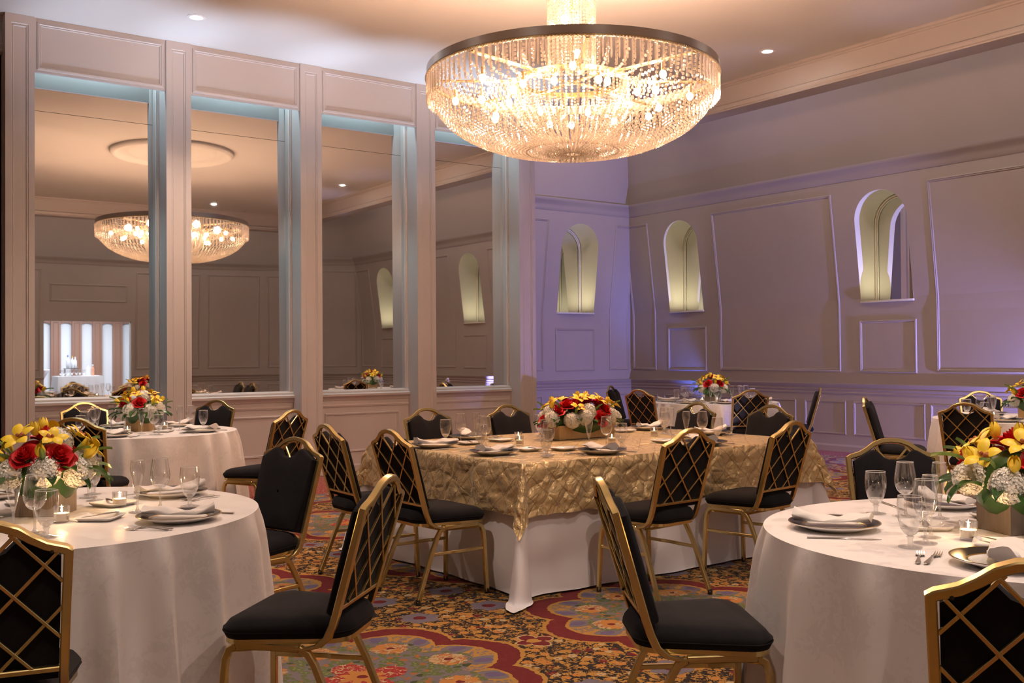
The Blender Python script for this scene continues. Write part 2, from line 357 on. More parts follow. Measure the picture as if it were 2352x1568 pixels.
# ------------------------------------------------------------ the room
# surfaces are described by surf(s, z) -> (point, inward normal); mouldings are laid on them
LEAN = [(0, 0.0), (1.9, 0.0), (2.1, .010), (2.3, .035), (2.5, .060), (3.0, .122), (3.55, .190), (3.74, .213), (3.9, .232)]
def lean(z):
    for (z0, d0), (z1, d1) in zip(LEAN, LEAN[1:]):
        if z <= z1: return d0 + (d1 - d0) * (z - z0) / (z1 - z0)
    return LEAN[-1][1]
ZS = [q[0] for q in LEAN]
def surf_right(s, z): return Vector((12.05 - lean(z), s, z)), Vector((-1, 0, 0))
def surf_back(s, z): return Vector((s, 13.1 - lean(z), z)), Vector((0, -1, 0))
def frame(mb, surf, s0, s1, z0, z1, w=.04, h=.013, ext=0.0):
    """raised picture-frame moulding on a surface"""
    zs = [z for z in (2.0, 2.1, 2.2, 2.3, 2.5, 3.0) if z0 + .06 < z < z1 - .06]
    prof = ((0, 0), (.12 * w, h * .75), (.38 * w, h), (.5 * w, h * .5), (.72 * w, h * .7), (w, 0.0))
    rings = []
    for off, hh in prof:
        a0, a1, b0, b1 = s0 + off, s1 - off, z0 + off, z1 - off
        pts = [(a0, b0), (a1, b0)] + [(a1, z) for z in zs] + [(a1, b1), (a0, b1)] + [(a0, z) for z in reversed(zs)]
        rings.append([(lambda q: q[0] + q[1] * hh)(surf(s, z)) for s, z in pts])
    K = len(rings[0]); vs = [p for r in rings for p in r]
    fs = [(i * K + q, i * K + (q + 1) % K, (i + 1) * K + (q + 1) % K, (i + 1) * K + q) for i in range(len(rings) - 1) for q in range(K)]
    mb.add(vs, fs); return mb
def moulding(name, surf, s0, s1, z0, z1, parent, w=.04, h=.014, mat='wall'):
    return frame(MB(), surf, s0, s1, z0, z1, w, h).build(name, mat, parent, smooth=25)
def sweep(prof, path, closed=False, mat='wall', name='trim', parent=None, smooth=30):
    """prof: (offset to the left of the path direction, z); mitred corners"""
    P = [Vector((x, y)) for x, y in path]; N = len(P); mb = MB(); vs = []
    for i in range(N):
        d0 = (P[i] - P[i - 1]).normalized() if (i > 0 or closed) else (P[1] - P[0]).normalized()
        d1 = (P[(i + 1) % N] - P[i]).normalized() if (i < N - 1 or closed) else d0
        n0 = Vector((-d0.y, d0.x)); n1 = Vector((-d1.y, d1.x)); m_ = (n0 + n1).normalized(); m_ = m_ / max(.3, m_.dot(n0))
        vs += [(P[i].x + m_.x * d, P[i].y + m_.y * d, z) for d, z in prof]
    K = len(prof); fs = []
    for i in range(N if closed else N - 1):
        j = (i + 1) % N
        for q in range(K - 1): fs.append((i * K + q, j * K + q, j * K + q + 1, i * K + q + 1))
    return mb.add(vs, fs).build(name, mat, parent, smooth)

# room outline seen from above, clockwise from the alcove, so the inside is on the right: use negative offsets
FRONT = [(12.05, -.9), (11.0, -1.5), (9.9, -1.95), (8.5, -2.3), (6.85, -2.5), (4.95, -2.5), (3.8, -2.4), (2.4, -2.15), (.8, -1.85), (-1.85, -1.4)]
def neg(prof): return [(-d, z) for d, z in prof]
PROF_WALL = [(lean(z), z) for z in ZS]
CORNICE = [(.213, 3.70), (.222, 3.715), (.235, 3.74), (.24, 3.76), (.262, 3.80), (.30, 3.84), (.315, 3.865), (.32, 3.89), (.232, 3.90)]
RAIL = [(0, .80), (.012, .803), (.018, .82), (.012, .835), (.02, .845), (.028, .87), (.020, .885), (.030, .90), (.048, .925), (.052, .945), (.02, .95), (0, .952)]
BASE = [(.022, 0), (.022, .075), (.014, .088), (.008, .098), (0, .10)]
COVE = [(.232, 3.90), (.30, 4.15), (.40, 4.45), (.60, 4.80), (.90, 5.10), (1.35, 5.33), (2.2, 5.45)]
NICHE_R = [(11.76, .375), (8.08, .395), (4.26, .39), (.62, .39)]
NICHE_B = [(10.81, .395)]

def niche_wall(name, surf, s_from, s_to, niches, z0=2.07, ztop=3.53, parent=None):
    """wall surface with round-headed openings"""
    mb = MB()
    def strip(sa, sb, za, zb):   # sa, sb functions of z
        mb.add([surf(sa(za), za)[0], surf(sb(za), za)[0], surf(sb(zb), zb)[0], surf(sa(zb), zb)[0]], [(0, 1, 2, 3)])
    cur = s_from
    for c, hw in sorted(niches):
        a, b = c - hw - .05, c + hw + .05
        for z_a, z_b in zip(ZS, ZS[1:]): strip(lambda z: cur, lambda z: a, z_a, z_b)
        zsp = ztop - hw
        def half(z, hw=hw, zsp=zsp): return hw if z <= zsp else sqrt(max(0, hw * hw - (z - zsp) ** 2))
        zs = sorted(set([z for z in ZS if z < z0] + [z0] + [z for z in ZS if z0 < z < zsp] + [zsp] + [zsp + hw * sin(q * pi / 32) for q in range(1, 16)] + [ztop] + [z for z in ZS if z > ztop]))
        for z_a, z_b in zip(zs, zs[1:]):
            if z_b <= z0 + 1e-6 or z_a >= ztop - 1e-6: strip(lambda z: a, lambda z: b, z_a, z_b)
            else: strip(lambda z: a, lambda z: c - half(z), z_a, z_b); strip(lambda z: c + half(z), lambda z: b, z_a, z_b)
        cur = b
    for z_a, z_b in zip(ZS, ZS[1:]): strip(lambda z: cur, lambda z: s_to, z_a, z_b)
    return struct(mb.build(name, 'wall', parent, smooth=25))
def niche(surf, c, hw, depth, parent, z0=2.07, ztop=3.53):
    """jamb, sill, mirror and beaded arch of one niche; depth measured from the wall foot"""
    zsp = ztop - hw; arc = [(c - hw, z0), (c - hw, z0 + .3), (c - hw, 2.7)] + [(c - hw * cos(q * pi / 24), zsp + hw * sin(q * pi / 24)) for q in range(25)] + [(c + hw, 2.7), (c + hw, z0 + .3), (c + hw, z0)]
    n = surf(c, 1)[1]; back = surf(c, 0)[0] - n * depth
    def bp(s, z, d=0.0):
        p = surf(s, 0)[0] - n * (depth - d); return Vector((p.x, p.y, z))
    mb = MB(); vs = []
    for s, z in arc: vs += [surf(s, z)[0], bp(s, z)]
    mb.add(vs, [(2 * i, 2 * i + 2, 2 * i + 3, 2 * i + 1) for i in range(len(arc) - 1)])
    ob = mb.build('niche_jamb', 'niche_paint', parent, smooth=40)
    mb = MB(); q = surf(c - hw - .01, z0); q2 = surf(c + hw + .01, z0)   # sill, bowed edge
    e = [surf(c + hw * 1.03 * cos(pi * i / 12), z0)[0] + n * (.045 * sin(pi * i / 12) + .004) for i in range(13)]
    bk = [bp(c + hw * .995, z0), bp(c - hw * .995, z0)]
    top = [Vector((p.x, p.y, z0 + .004)) for p in e + bk[::-1]]; bot = [Vector((p.x, p.y, z0 - .022)) for p in e + bk[::-1]]
    K = len(top); mb.add(top + bot, [tuple(range(K)), tuple(range(2 * K - 1, K - 1, -1))] + [(i, (i + 1) % K, K + (i + 1) % K, K + i) for i in range(K)])
    mb.build('niche_sill', 'niche_paint', parent, smooth=0)
    mb = MB(); mb.add([bp(s, z, .004) for s, z in arc], [tuple(range(len(arc)))]); mb.build('niche_mirror', 'mirror', parent, smooth=0)
    mb = MB()
    for off, ww in ((.022, .03), (.05, .016)):
        path = [(c + (s - c) * (1 - off / hw), z if z < zsp + .001 else zsp + (z - zsp) * (1 - off / hw)) for s, z in arc]
        P = [bp(s, z, .018) for s, z in path]; mb.tube(P, ww, .022, b=n)
    mb.build('niche_bead', 'niche_paint', parent, smooth=40)

def room():
    fl = MB().add([(-3, -7, 0), (14, -7, 0), (14, 14.5, 0), (-3, 14.5, 0)], [(0, 1, 2, 3)]).build('floor', 'carpet', smooth=0); struct(fl)
    # right wall and alcove wall
    wr = niche_wall('wall_right', surf_right, -.9, 13.1, NICHE_R)
    for c, hw in NICHE_R: niche(surf_right, c, hw, .33, wr)
    for c, hw in NICHE_R:
        moulding('square_panel', surf_right, c - .43, c + .43, 1.10, 1.81, wr)
        moulding('wainscot_panel', surf_right, c - .54, c + .54, .235, .705, wr, .03, .012)
    MB().add([(-1.85, 13.1, 0), (1.84, 13.1, 0), (1.84, 12.87, 5.45), (-1.85, 12.87, 5.45)], [(0, 1, 2, 3)]).build('wall_section', 'wall', wr, smooth=0)
    bigs = [(8.815, 11.045), (4.99, 7.37), (1.35, 3.53)]
    for a, b in bigs:
        moulding('tall_panel', surf_right, a, b, 1.11, 3.56, wr, .045, .015)
        for k in range(3):
            q = (b - a + .16 - .3) / 3; s = a - .075 + k * (q + .155); moulding('wainscot_panel', surf_right, s, s + q, .235, .705, wr, .03, .012)
    # corner panels: the moulding meets the corner
    moulding('corner_panel', surf_right, 12.47, 13.04, 1.11, 3.56, wr, .045, .015); moulding('wainscot_panel', surf_right, 12.45, 13.0, .235, .705, wr, .03, .012)
    moulding('corner_panel', surf_right, -.8, -.1, 1.11, 3.56, wr, .045, .015)
    wb = niche_wall('wall_back', surf_back, 8.226, 12.05, NICHE_B)
    niche(surf_back, 10.81, .395, .33, wb)
    moulding('square_panel', surf_back, 10.38, 11.22, 1.10, 1.81, wb); moulding('corner_panel', surf_back, 11.55, 11.99, 1.11, 3.56, wb, .045, .015)
    moulding('tall_panel', surf_back, 8.45, 10.13, 1.11, 3.56, wb, .045, .015)
    for a, b in ((11.5, 11.98), (10.26, 11.34), (9.3, 10.1), (8.4, 9.15)): moulding('wainscot_panel', surf_back, a, b, .235, .705, wb, .03, .012)
    # front wall behind the camera with the doorway to the foyer
    full = neg(PROF_WALL)
    wf = MB(); 
    wf = sweep(full, FRONT[:5], name='wall_front'); struct(wf)
    sweep(full, FRONT[5:], name='wall_section', parent=wf)
    sweep([q for q in neg([(lean(z), z) for z in (2.25, 2.3, 2.5, 3.0, 3.55, 3.74, 3.9)])], FRONT[4:6], name='door_header', parent=wf)
    dc = MB().box(4.87, 4.95, -2.62, -2.47, 0, 2.33).box(6.85, 6.93, -2.62, -2.47, 0, 2.33).box(4.95, 6.85, -2.62, -2.47, 2.25, 2.33).build('door_casing', 'wall', wf, smooth=0)
    def surf_seg(i):
        a = Vector(FRONT[i]); b = Vector(FRONT[i + 1]); d = (b - a).normalized(); n = Vector((d.y, -d.x))
        return (lambda s, z: (Vector((a.x + d.x * s + n.x * lean(z), a.y + d.y * s + n.y * lean(z), z)), Vector((n.x, n.y, 0)))), (b - a).length
    for i in (0, 1, 2, 3, 5, 6, 7, 8):
        sf, L = surf_seg(i)
        moulding('tall_panel', sf, .1, L - .1, 1.11, 3.56, wf, .045, .015); moulding('wainscot_panel', sf, .1, L - .1, .235, .705, wf, .03, .012)
    sf, L = surf_seg(4); moulding('tall_panel', sf, .1, L - .1, 2.75, 3.2, wf, .045, .015)
    ws = MB()
    for za, zb in zip(ZS, ZS[1:]): ws.add([(-1.85 + lean(za), -1.4, za), (-1.85 + lean(za), 13.1, za), (-1.85 + lean(zb), 13.1, zb), (-1.85 + lean(zb), -1.4, zb)], [(0, 1, 2, 3)])
    ws = struct(ws.build('wall_side', 'wall'))
    def surf_side(s, z): return Vector((-1.85 + lean(z), s, z)), Vector((1, 0, 0))
    for a in (.0, 3.0, 6.0, 9.0): moulding('tall_panel', surf_side, a, a + 2.4, 1.11, 3.56, ws, .045, .015)
    outer_r = [(8.226, 13.1), (12.05, 13.1)] + FRONT + [(-1.85, 13.1), (1.824, 13.1)]
    OUT = outer_r
    seg_base1 = [(8.226, 13.1), (12.05, 13.1)] + FRONT[:5]; seg_base2 = FRONT[5:] + [(-1.85, 13.1), (1.824, 13.1)]
    struct(sweep(neg(CORNICE), OUT, name='trim_1', mat='wall'))
    for k, nm in ((seg_base1, 'trim_2'), (seg_base2, 'trim_3')): struct(sweep(neg(RAIL), k, name=nm, mat='wall'))
    struct(sweep(neg(BASE), seg_base1, name='baseboard_right')); struct(sweep(neg(BASE), seg_base2, name='baseboard_front'))
    # ceiling: central tray on a dropped beam, coved aisle around it
    hole = .87
    mb = MB(); mb.add([(.6, 1.15, 4.715), (9.55, 1.15, 4.715), (9.55, 11.3, 4.715), (.6, 11.3, 4.715)], [(3, 2, 1, 0)])
    ce = struct(mb.build('ceiling', 'ceiling', smooth=0))
    mb = MB().lathe([(.93, 4.716), (.925, 4.68), (.90, 4.645), (.865, 4.64), (.84, 4.66), (.82, 4.69), (.76, 4.70), (.68, 4.702), (.655, 4.688), (.63, 4.70), (.001, 4.70)], 72, M=T(CH[0], CH[1], 0)).lathe([(.62, 4.716), (.612, 4.708), (.60, 4.708), (.592, 4.716)], 72, M=T(CH[0], CH[1], 0))
    mb.build('ceiling_rose', 'ceiling', ce, smooth=60)
    BEAM = [(-.30, 5.47), (-.30, 4.40), (-.27, 4.37), (-.10, 4.357), (0.0, 4.357), (.048, 4.357), (.052, 4.37), (.045, 4.385), (.052, 4.40), (.05, 4.43), (.03, 4.445), (0, 4.45), (0, 4.66), (.01, 4.665), (.012, 4.68), (.02, 4.684), (.028, 4.69), (.03, 4.706), (.038, 4.716)]
    tray = [(8.1, 10.95), (9.55, 10.95), (9.55, 1.15), (.6, 1.15), (.6, 10.95), (1.95, 10.95)]
    sweep(neg(BEAM), tray, name='soffit_beam', mat='beam', parent=ce)
    sweep(neg(COVE), OUT, name='cove', mat='wall', parent=ce, smooth=60)
    MB().add([(-2, -3, 5.46), (13, -3, 5.46), (13, 14, 5.46), (-2, 14, 5.46)], [(3, 2, 1, 0)]).build('upper_ceiling', 'ceiling', ce, smooth=0)
    # mirror wall
    wl = MB(); wl.box(1.83, 8.22, 11.17, 13.1, 0, 5.4); wl = struct(wl.build('wall_left', 'wall', smooth=0))
    PX = [1.823, 3.362, 4.877, 6.410, 7.964]; W = .262; YP = 10.79; YW = 11.03; YM = 11.10
    for k, x in enumerate(PX):
        mb = MB(); x1 = x + W
        # front face with sunk panel
        prof = ((0, 0), (.056, 0), (.060, -.007), (.072, -.004), (.078, -.012), (.094, -.012))
        rings = []
        for off, hh in prof: rings.append([(x + off, YP - hh, off * 1.35), (x1 - off, YP - hh, off * 1.35), (x1 - off, YP - hh, 4.714 - off * 1.5), (x + off, YP - hh, 4.714 - off * 1.5)])
        vs = [p for r in rings for p in r]; fs = [(i * 4 + q, i * 4 + (q + 1) % 4, i * 4 + 4 + (q + 1) % 4, i * 4 + 4 + q) for i in range(5) for q in range(4)] + [(20, 21, 22, 23)]
        mb.add(vs, fs); mb.add([(x, YP, 0), (x, 11.13, 0), (x, 11.13, 4.714), (x, YP, 4.714)], [(0, 3, 2, 1)]); mb.add([(x1, YP, 0), (x1, 11.13, 0), (x1, 11.13, 4.714), (x1, YP, 4.714)], [(0, 1, 2, 3)])
        mb.build('pilaster', 'panel', wl, smooth=0)
        MB().bbox(x - .006, x1 + .006, YP - .012, YP + .2, 0, .09, .004).build('plinth', 'panel', wl, smooth=0)
        if k == 4:
            MB().add([(x1, 11.0, 0), (x1, 13.1, 0), (x1, 13.1, 5.45), (x1, 11.0, 5.45)], [(0, 1, 2, 3)]).build('return_wall', 'wall', wl, smooth=0)
        if k == 0:
            MB().add([(x, 11.0, 0), (x, 13.1, 0), (x, 13.1, 5.45), (x, 11.0, 5.45)], [(0, 3, 2, 1)]).build('return_wall', 'wall', wl, smooth=0); break_ = 0
    for k in range(4):
        a, b = PX[k] + W, PX[k + 1]; tilt = (.6, .6, .15, 0)[k]
        # transom box
        mb = MB(); rings = []
        for off, hh in ((0, 0), (.022, 0), (.026, .010), (.045, .014), (.052, .006), (.062, .008), (.07, -.004)):
            rings.append([(a + off, YP + .02 - hh, 4.18 + off), (b - off, YP + .02 - hh, 4.18 + off), (b - off, YP + .02 - hh, 4.70 - off), (a + off, YP + .02 - hh, 4.70 - off)])
        vs = [p for r in rings for p in r]; mb.add(vs, [(i * 4 + q, i * 4 + (q + 1) % 4, i * 4 + 4 + (q + 1) % 4, i * 4 + 4 + q) for i in range(6) for q in range(4)] + [(24, 25, 26, 27)])
        mb.box(a, b, YP + .022, YP + .06, 4.18, 4.714); mb.add([(a, YP + .02, 4.70), (b, YP + .02, 4.70), (b, YP + .02, 4.714), (a, YP + .02, 4.714)], [(0, 1, 2, 3)])
        mb.build('transom_panel', 'panel', wl, smooth=0)
        # mirror panes
        for z0, z1, s0, s1 in ((.965, 3.868, a + .03, b - .028), (3.872, 4.70, a + .03, b - .028)):
            def yy(z):   # the old panes bow back very slightly towards the top
                q = max(0, z - 1.7); kk = .012 * tilt / .6; return YM + (kk * q * q / 2 if q < 1 else kk * (q - .5))
            n_ = 16; zz = [z0 + (z1 - z0) * i / n_ for i in range(n_ + 1)]
            MB().add([(s, yy(z), z) for z in zz for s in (s0, s1)], [(2 * i, 2 * i + 1, 2 * i + 3, 2 * i + 2) for i in range(n_)]).build('mirror_pane', 'mirror', wl, smooth=80)
        MB().box(a, b, YM + .05, YM + .06, .9, 4.71).build('mirror_backing', 'mirror_edge', wl, smooth=0)
        # mirror frame: stiles and sill
        mb = MB()
        for x0, sgn in ((a, 1), (b, -1)):
            pr = ((0, YW), (.012, YW - .004), (.020, YW), (.026, YW + .002), (.034, YW - .006), (.044, YW + .01), (.046, YM + .018))
            vs = []
            for o_, y_ in pr: vs += [(x0 + sgn * o_, y_, .94), (x0 + sgn * o_, y_, 4.70)]
            mb.add(vs, [(2 * i, 2 * i + 2, 2 * i + 3, 2 * i + 1) if sgn > 0 else (2 * i + 1, 2 * i + 3, 2 * i + 2, 2 * i) for i in range(6)])
        mb.build('mirror_frame', 'panel', wl, smooth=30)
        prf = [(.10, 0.0), (.10, .0)]
        def hbar(name, prof, par=wl):
            vs = []
            for y_, z_ in prof: vs += [(a, y_, z_), (b, y_, z_)]
            return MB().add(vs, [(2 * i, 2 * i + 1, 2 * i + 3, 2 * i + 2) for i in range(len(prof) - 1)]).build(name, 'panel', par, smooth=30)
        hbar('chair_rail', [(YW, .765), (YW - .008, .772), (YW - .012, .79), (YW - .006, .80), (YW, .805), (YW, .845), (YW - .01, .85), (YW - .016, .87), (YW - .03, .885), (YW - .05, .90), (YW - .052, .925), (YW - .03, .932), (YW - .012, .936), (YW - .012, .955), (YW, .972), (YM, .975)])
        hbar('wainscot_board', [(YW, .07), (YW, .765)])
        hbar('baseboard', [(YW - .018, 0), (YW - .018, .07), (YW - .01, .082), (YW, .086)])
        moulding('wainscot_panel', (lambda s, z: (Vector((s, YW, z)), Vector((0, -1, 0)))), a + .14, b - .14, .23, .70, wl, .03, .014, 'panel')
room()

def foyer():
    wf = MB(); wf.box(1.5, 9.5, -6.6, -6.5, 0, 3.2); wf = struct(wf.build('wall_foyer', 'foyer_white', smooth=0))
    MB().box(1.4, 1.5, -6.6, -2.6, 0, 3.2).box(9.5, 9.6, -6.6, -2.8, 0, 3.2).build('side_wall', 'foyer_white', wf, smooth=0)
    MB().box(1.4, 9.6, -6.6, -2.6, 3.2, 3.3).build('foyer_ceiling', 'foyer_white', wf, smooth=0)
    x = 4.35
    for k in range(8):
        mb = MB(); mb.box(x, x + .24, -6.5, -6.38, 0, 3.2); 
        frame(mb, lambda s, z: (Vector((s, -6.38, z)), Vector((0, 1, 0))), x + .05, x + .19, .3, 2.35, .02, .01)
        mb.build('brown_pilaster', 'foyer_brown', wf, smooth=0); x += .52
        if k >= 0: # curved head of each white bay
            mb = MB(); P = [(x - .28 + .14 - .14 * cos(pi * q / 10), 2.25 + .09 * sin(pi * q / 10)) for q in range(11)]
            vs = [(a_, -6.42, b_) for a_, b_ in P] + [(a_, -6.42, 3.2) for a_, b_ in P]; mb.add(vs, [(i, i + 1, 12 + i, 11 + i) for i in range(10)]); mb.build('arch_head', 'foyer_brown', wf, smooth=0)
foyer()
# ------------------------------------------------------------ banquet chair (faces +X at rotation 0)
def back_pt(u, v):      # u across (+Y), v up the leaning back plane from the lower rail
    return Vector((-.190 - .285 * v, u, .525 + v))
BN = Vector((1, 0, .285)).normalized()      # forward normal of the back
def make_chair():
    t = thing('banquet_chair')
    # legs: the inverted U on each side is front leg, seat rail and rear leg
    for sgn in (1, -1):
        y = .195 * sgn; yf = .215 * sgn
        f = [(.215, yf, 0.012), (.208, y + .006 * sgn, .30), (.205, y, .355), (.190, y, .388), (.165, y, .402)]
        r = [(-.250, yf, 0.012), (-.150, y + .006 * sgn, .27), (-.112, y, .35), (-.090, y, .385), (-.060, y, .402)]
        for p in (f, r):
            leg = MB().tube(p, .024, .024, b=(0, 1, 0)).build('leg', 'gold', t)
            MB().lathe([(.013, 0), (.014, .001), (.014, .02), (.0125, .03)], 10, M=T(p[0][0], p[0][1], 0)).build('foot_cap', 'black_rubber', leg)
        MB().tube([(.165, y, .402), (.05, y, .404), (-.060, y, .402)], .024, .024, b=(0, 1, 0)).build('seat_rail', 'gold', t)
        st = MB().tube([(.207, y * 1.03, .262), (.10, y * 1.03, .262)], .018, .018, b=(0, 1, 0)).tube([(-.02, y * 1.03, .262), (-.155, y * 1.03, .262)], .018, .018, b=(0, 1, 0)).tube([(.105, y * 1.03, .262), (.085, y * 1.06, .262), (.0, y * 1.06, .262), (-.025, y * 1.03, .262)], .018, .018, b=(0, 1, 0))
        st.build('stretcher', 'gold', t)
    for a, b in (((.18, -.185), (-.07, .185)), ((.18, .185), (-.07, -.185))):
        MB().tube([(a[0], a[1], .385), (.05, 0, .352), (b[0], b[1], .385)], .016, .016).build('cross_brace', 'gold', t)
    # seat apron and cushion
    def outline(s_, zz, grow=0.0):
        pts = []
        for (cx, cy, rx, a0) in ((.145, .155, .07, 0), (-.125, .083, .085, 90), (-.125, -.083, .085, 180), (.145, -.155, .07, 270)):
            for q in range(7):
                a = radians(a0 + 15 * q); pts.append((s_ * (cx + (rx + grow) * cos(a)) , s_ * (cy + (rx + grow) * sin(a)), zz))
        return pts
    mb = MB(); A = outline(1.0, .414); B = outline(1.0, .432); A2 = outline(.955, .414); K = len(A)
    mb.add(A + B + A2, [(i, (i + 1) % K, K + (i + 1) % K, K + i) for i in range(K)] + [((i + 1) % K, i, 2 * K + i, 2 * K + (i + 1) % K) for i in range(K)] + [tuple(range(3 * K - 1, 2 * K - 1, -1))]); mb.build('seat_apron', 'gold', t)
    mb = MB(); lay = [(1.0, .430, 0), (1.0, .445, .008), (1.0, .462, .011), (.995, .480, .004), (.965, .495, -.002), (.85, .506, -.004), (.5, .512, 0), (.02, .514, 0)]
    vs = []
    for s_, z_, g_ in lay:
        for x, y, z in outline(s_, z_, g_): vs.append((x, y, z - .010 * (x / .2 if x > .08 else 0) ** 2 * (1 if z_ > .47 else 0)))
    mb.add(vs, [(j * K + i, j * K + (i + 1) % K, (j + 1) * K + (i + 1) % K, (j + 1) * K + i) for j in range(len(lay) - 1) for i in range(K)] + [tuple(range(len(lay) * K - 1, (len(lay) - 1) * K - 1, -1))[::-1]])
    seat = mb.build('seat', 'fabric', t, smooth=50)
    P = outline(1.0, .452, .0105); MB().tube(P, .005, .005, closed=True, n=5).build('piping', 'fabric', seat)
    # back frame: J-shaped posts and an arched crest in one bent tube
    h = .345
    left = [(-.02, .197, .402), (-.085, .196, .403), (-.125, .194, .413), (-.157, .192, .440), (-.176, .192, .482)]
    crest = [back_pt(.192, 0.0), back_pt(.198, .18), back_pt(.205, h - .004), back_pt(.196, h + .002), back_pt(.150, h + .016), back_pt(.115, h + .036), back_pt(.082, h + .060), back_pt(.045, h + .074), back_pt(0, h + .079)]
    path = [Vector(p) for p in left] + crest + [Vector((p.x, -p.y, p.z)) for p in reversed(crest[:-1])] + [Vector((p[0], -p[1], p[2])) for p in reversed(left)]
    bpl = Vector((1, 0, .285)).normalized()
    fr = MB(); fr.tube(path, .024, .026, b=BN)
    fr.build('back_frame', 'gold', t, smooth=35)
    rail = MB().tube([back_pt(-.19, .012), back_pt(.19, .012)], .016, .018, b=BN).build('lower_rail', 'gold', t)
    # lattice bars clipped to the frame opening
    poly = [(-.184, .015), (.184, .015), (.192, h - .01), (.10, h + .035), (.05, h + .062), (-.05, h + .062), (-.10, h + .035), (-.192, h - .01)]
    s_ = 1.10; 
    for sg in (1, -1):
        for k in range(4):
            c0 = -.020 + .163 * k; t0, t1 = -9, 9; ok = True
            for (x0, y0), (x1, y1) in zip(poly, poly[1:] + poly[:1]):
                nx, ny = y0 - y1, x1 - x0; den = nx + ny * sg * s_; num = nx * (0 - x0) + ny * (c0 - y0)
                if abs(den) < 1e-9:
                    if num < 0: ok = False
                    continue
                tt = -num / den
                if den > 0: t0 = max(t0, tt)
                else: t1 = min(t1, tt)
            if not ok or t1 - t0 < .05: continue
            n_ = 6; pts = [back_pt(t0 + (t1 - t0) * q / n_, c0 + sg * s_ * (t0 + (t1 - t0) * q / n_)) - BN * (.004 if sg > 0 else .001) for q in range(n_ + 1)]
            MB().tube(pts, .0095, .008, b=BN).build('lattice_bar', 'gold', t)
    for u, v in ((.165, h + .002), (-.165, h + .002), (.14, .03)):
        MB().sphere(.006, 6, 4, M=Matrix.Translation(back_pt(u, v) - BN * .011)).build('screw', 'dark_screw', t)
    # padded panel inside the frame, notched for the hand
    top = [(-.187, h - .02), (-.15, h + .004), (-.112, h + .026), (-.095, h + .030), (-.078, h + .022), (-.055, h - .002), (-.025, h - .014), (0, h - .017), (.025, h - .014), (.055, h - .002), (.078, h + .022), (.095, h + .030), (.112, h + .026), (.15, h + .004), (.187, h - .02)]
    bot = [(.178, -.02), (-.178, -.02)]
    out = [(u, v) for u, v in top] + [(.184, .16)] + bot + [(-.184, .16)]
    cx, cy = 0, .16
    mb = MB(); lay = ((1.0, .004), (1.0, .030), (.985, .040), (.93, .046), (.5, .050), (.03, .051)); vs = []
    for sc, dd in lay:
        for u, v in out: vs.append(back_pt(cx + (u - cx) * sc, cy + (v - cy) * sc) + BN * dd)
    K = len(out); mb.add(vs, [(j * K + i, (j + 1) * K + i, (j + 1) * K + (i + 1) % K, j * K + (i + 1) % K) for j in range(len(lay) - 1) for i in range(K)] + [tuple(range(K))])
    mb.build('back_pad', 'fabric', t, smooth=50)
    return proto(t)
CHAIR = make_chair()
D = degrees = lambda a: radians(a)
CHAIRS = [  # x, y, facing angle, label, group
 (3.13, 5.09, 1, 'lattice back chair left of the gold table, its seat fully in view', 'g'),
 (3.05, 5.72, -2, 'lattice back chair behind another one on the left side of the gold table', 'g'),
 (4.11, 4.31, 94, 'lattice back chair on the near side of the gold table, left of two', 'g'),
 (5.01, 4.34, 97, 'lattice back chair on the near side of the gold table, right of two', 'g'),
 (4.19, 6.63, -90, 'black padded chair behind the left far corner of the gold table', 'g'),
 (4.97, 6.62, -90, 'black padded chair behind the gold table left of its long flower box', 'g'),
 (6.09, 6.12, 181, 'black padded chair at the right end of the gold table, farther of two', 'g'),
 (6.18, 5.38, 184, 'black padded chair at the right end of the gold table, nearer of two', 'g'),
 (1.525, 3.35, 133, 'chair turned sideways in the left foreground, wide black seat before the white cloth', 'l'),
 (1.88, 4.79, 197, 'black padded chair right of the front left round table, its front showing', 'l'),
 (.50, 3.19, 77, 'lattice chair back cut off by the lower left corner of the picture', 'l'),
 (.60, 5.44, -84, 'chair hidden behind the flowers at the far left edge', 'l'),
 (1.87, 7.80, 57, 'lattice back chair seen just over the red and yellow flowers at left', 'r'),
 (3.24, 9.50, 215, 'black padded chair right of the rear left table against the panelling', 'r'),
 (2.39, 9.80, -87, 'black padded chair behind the rear left table under the first mirror', 'r'),
 (3.15, 7.74, 120, 'lattice chair standing sideways before the pilaster between second and third mirror', 'r'),
 (9.22, 10.0, -60, 'black padded chair left behind the far middle table near the blue corner', 'm'),
 (8.62, 8.97, 10, 'lattice back chair at the left of the far middle table', 'm'),
 (9.20, 8.10, 60, 'lattice back chair in front of the far middle table', 'm'),
 (10.05, 8.03, 130, 'black chair in profile right of the far middle table by the wall panels', 'm'),
 (8.55, 5.62, -62, 'black chair in profile left of the far right table by the wall panels', 'f'),
 (8.2, 4.67, 14, 'lattice back chair in front of the far right table', 'f'),
 (10.13, 5.63, 225, 'black padded chair behind the glasses of the far right table', 'f'),
 (2.51, 2.44, -33, 'chair seen edge-on in the centre foreground, seat towards the front right table', 'n'),
 (2.295, 1.20, 34, 'lattice chair back cut off by the lower right corner of the picture', 'n'),
 (4.15, 2.67, 230, 'black padded chair behind the front right table', 'n')]
GRP = dict(g='chairs around the gold table', l='chairs around the front left round table', r='chairs around the rear left round table', m='chairs around the far middle table', f='chairs around the far right table', n='chairs around the front right round table')
for x, y, a, lab, gp in CHAIRS: dup(CHAIR, (x, y, 0), radians(a), lab, 'chair', GRP[gp])

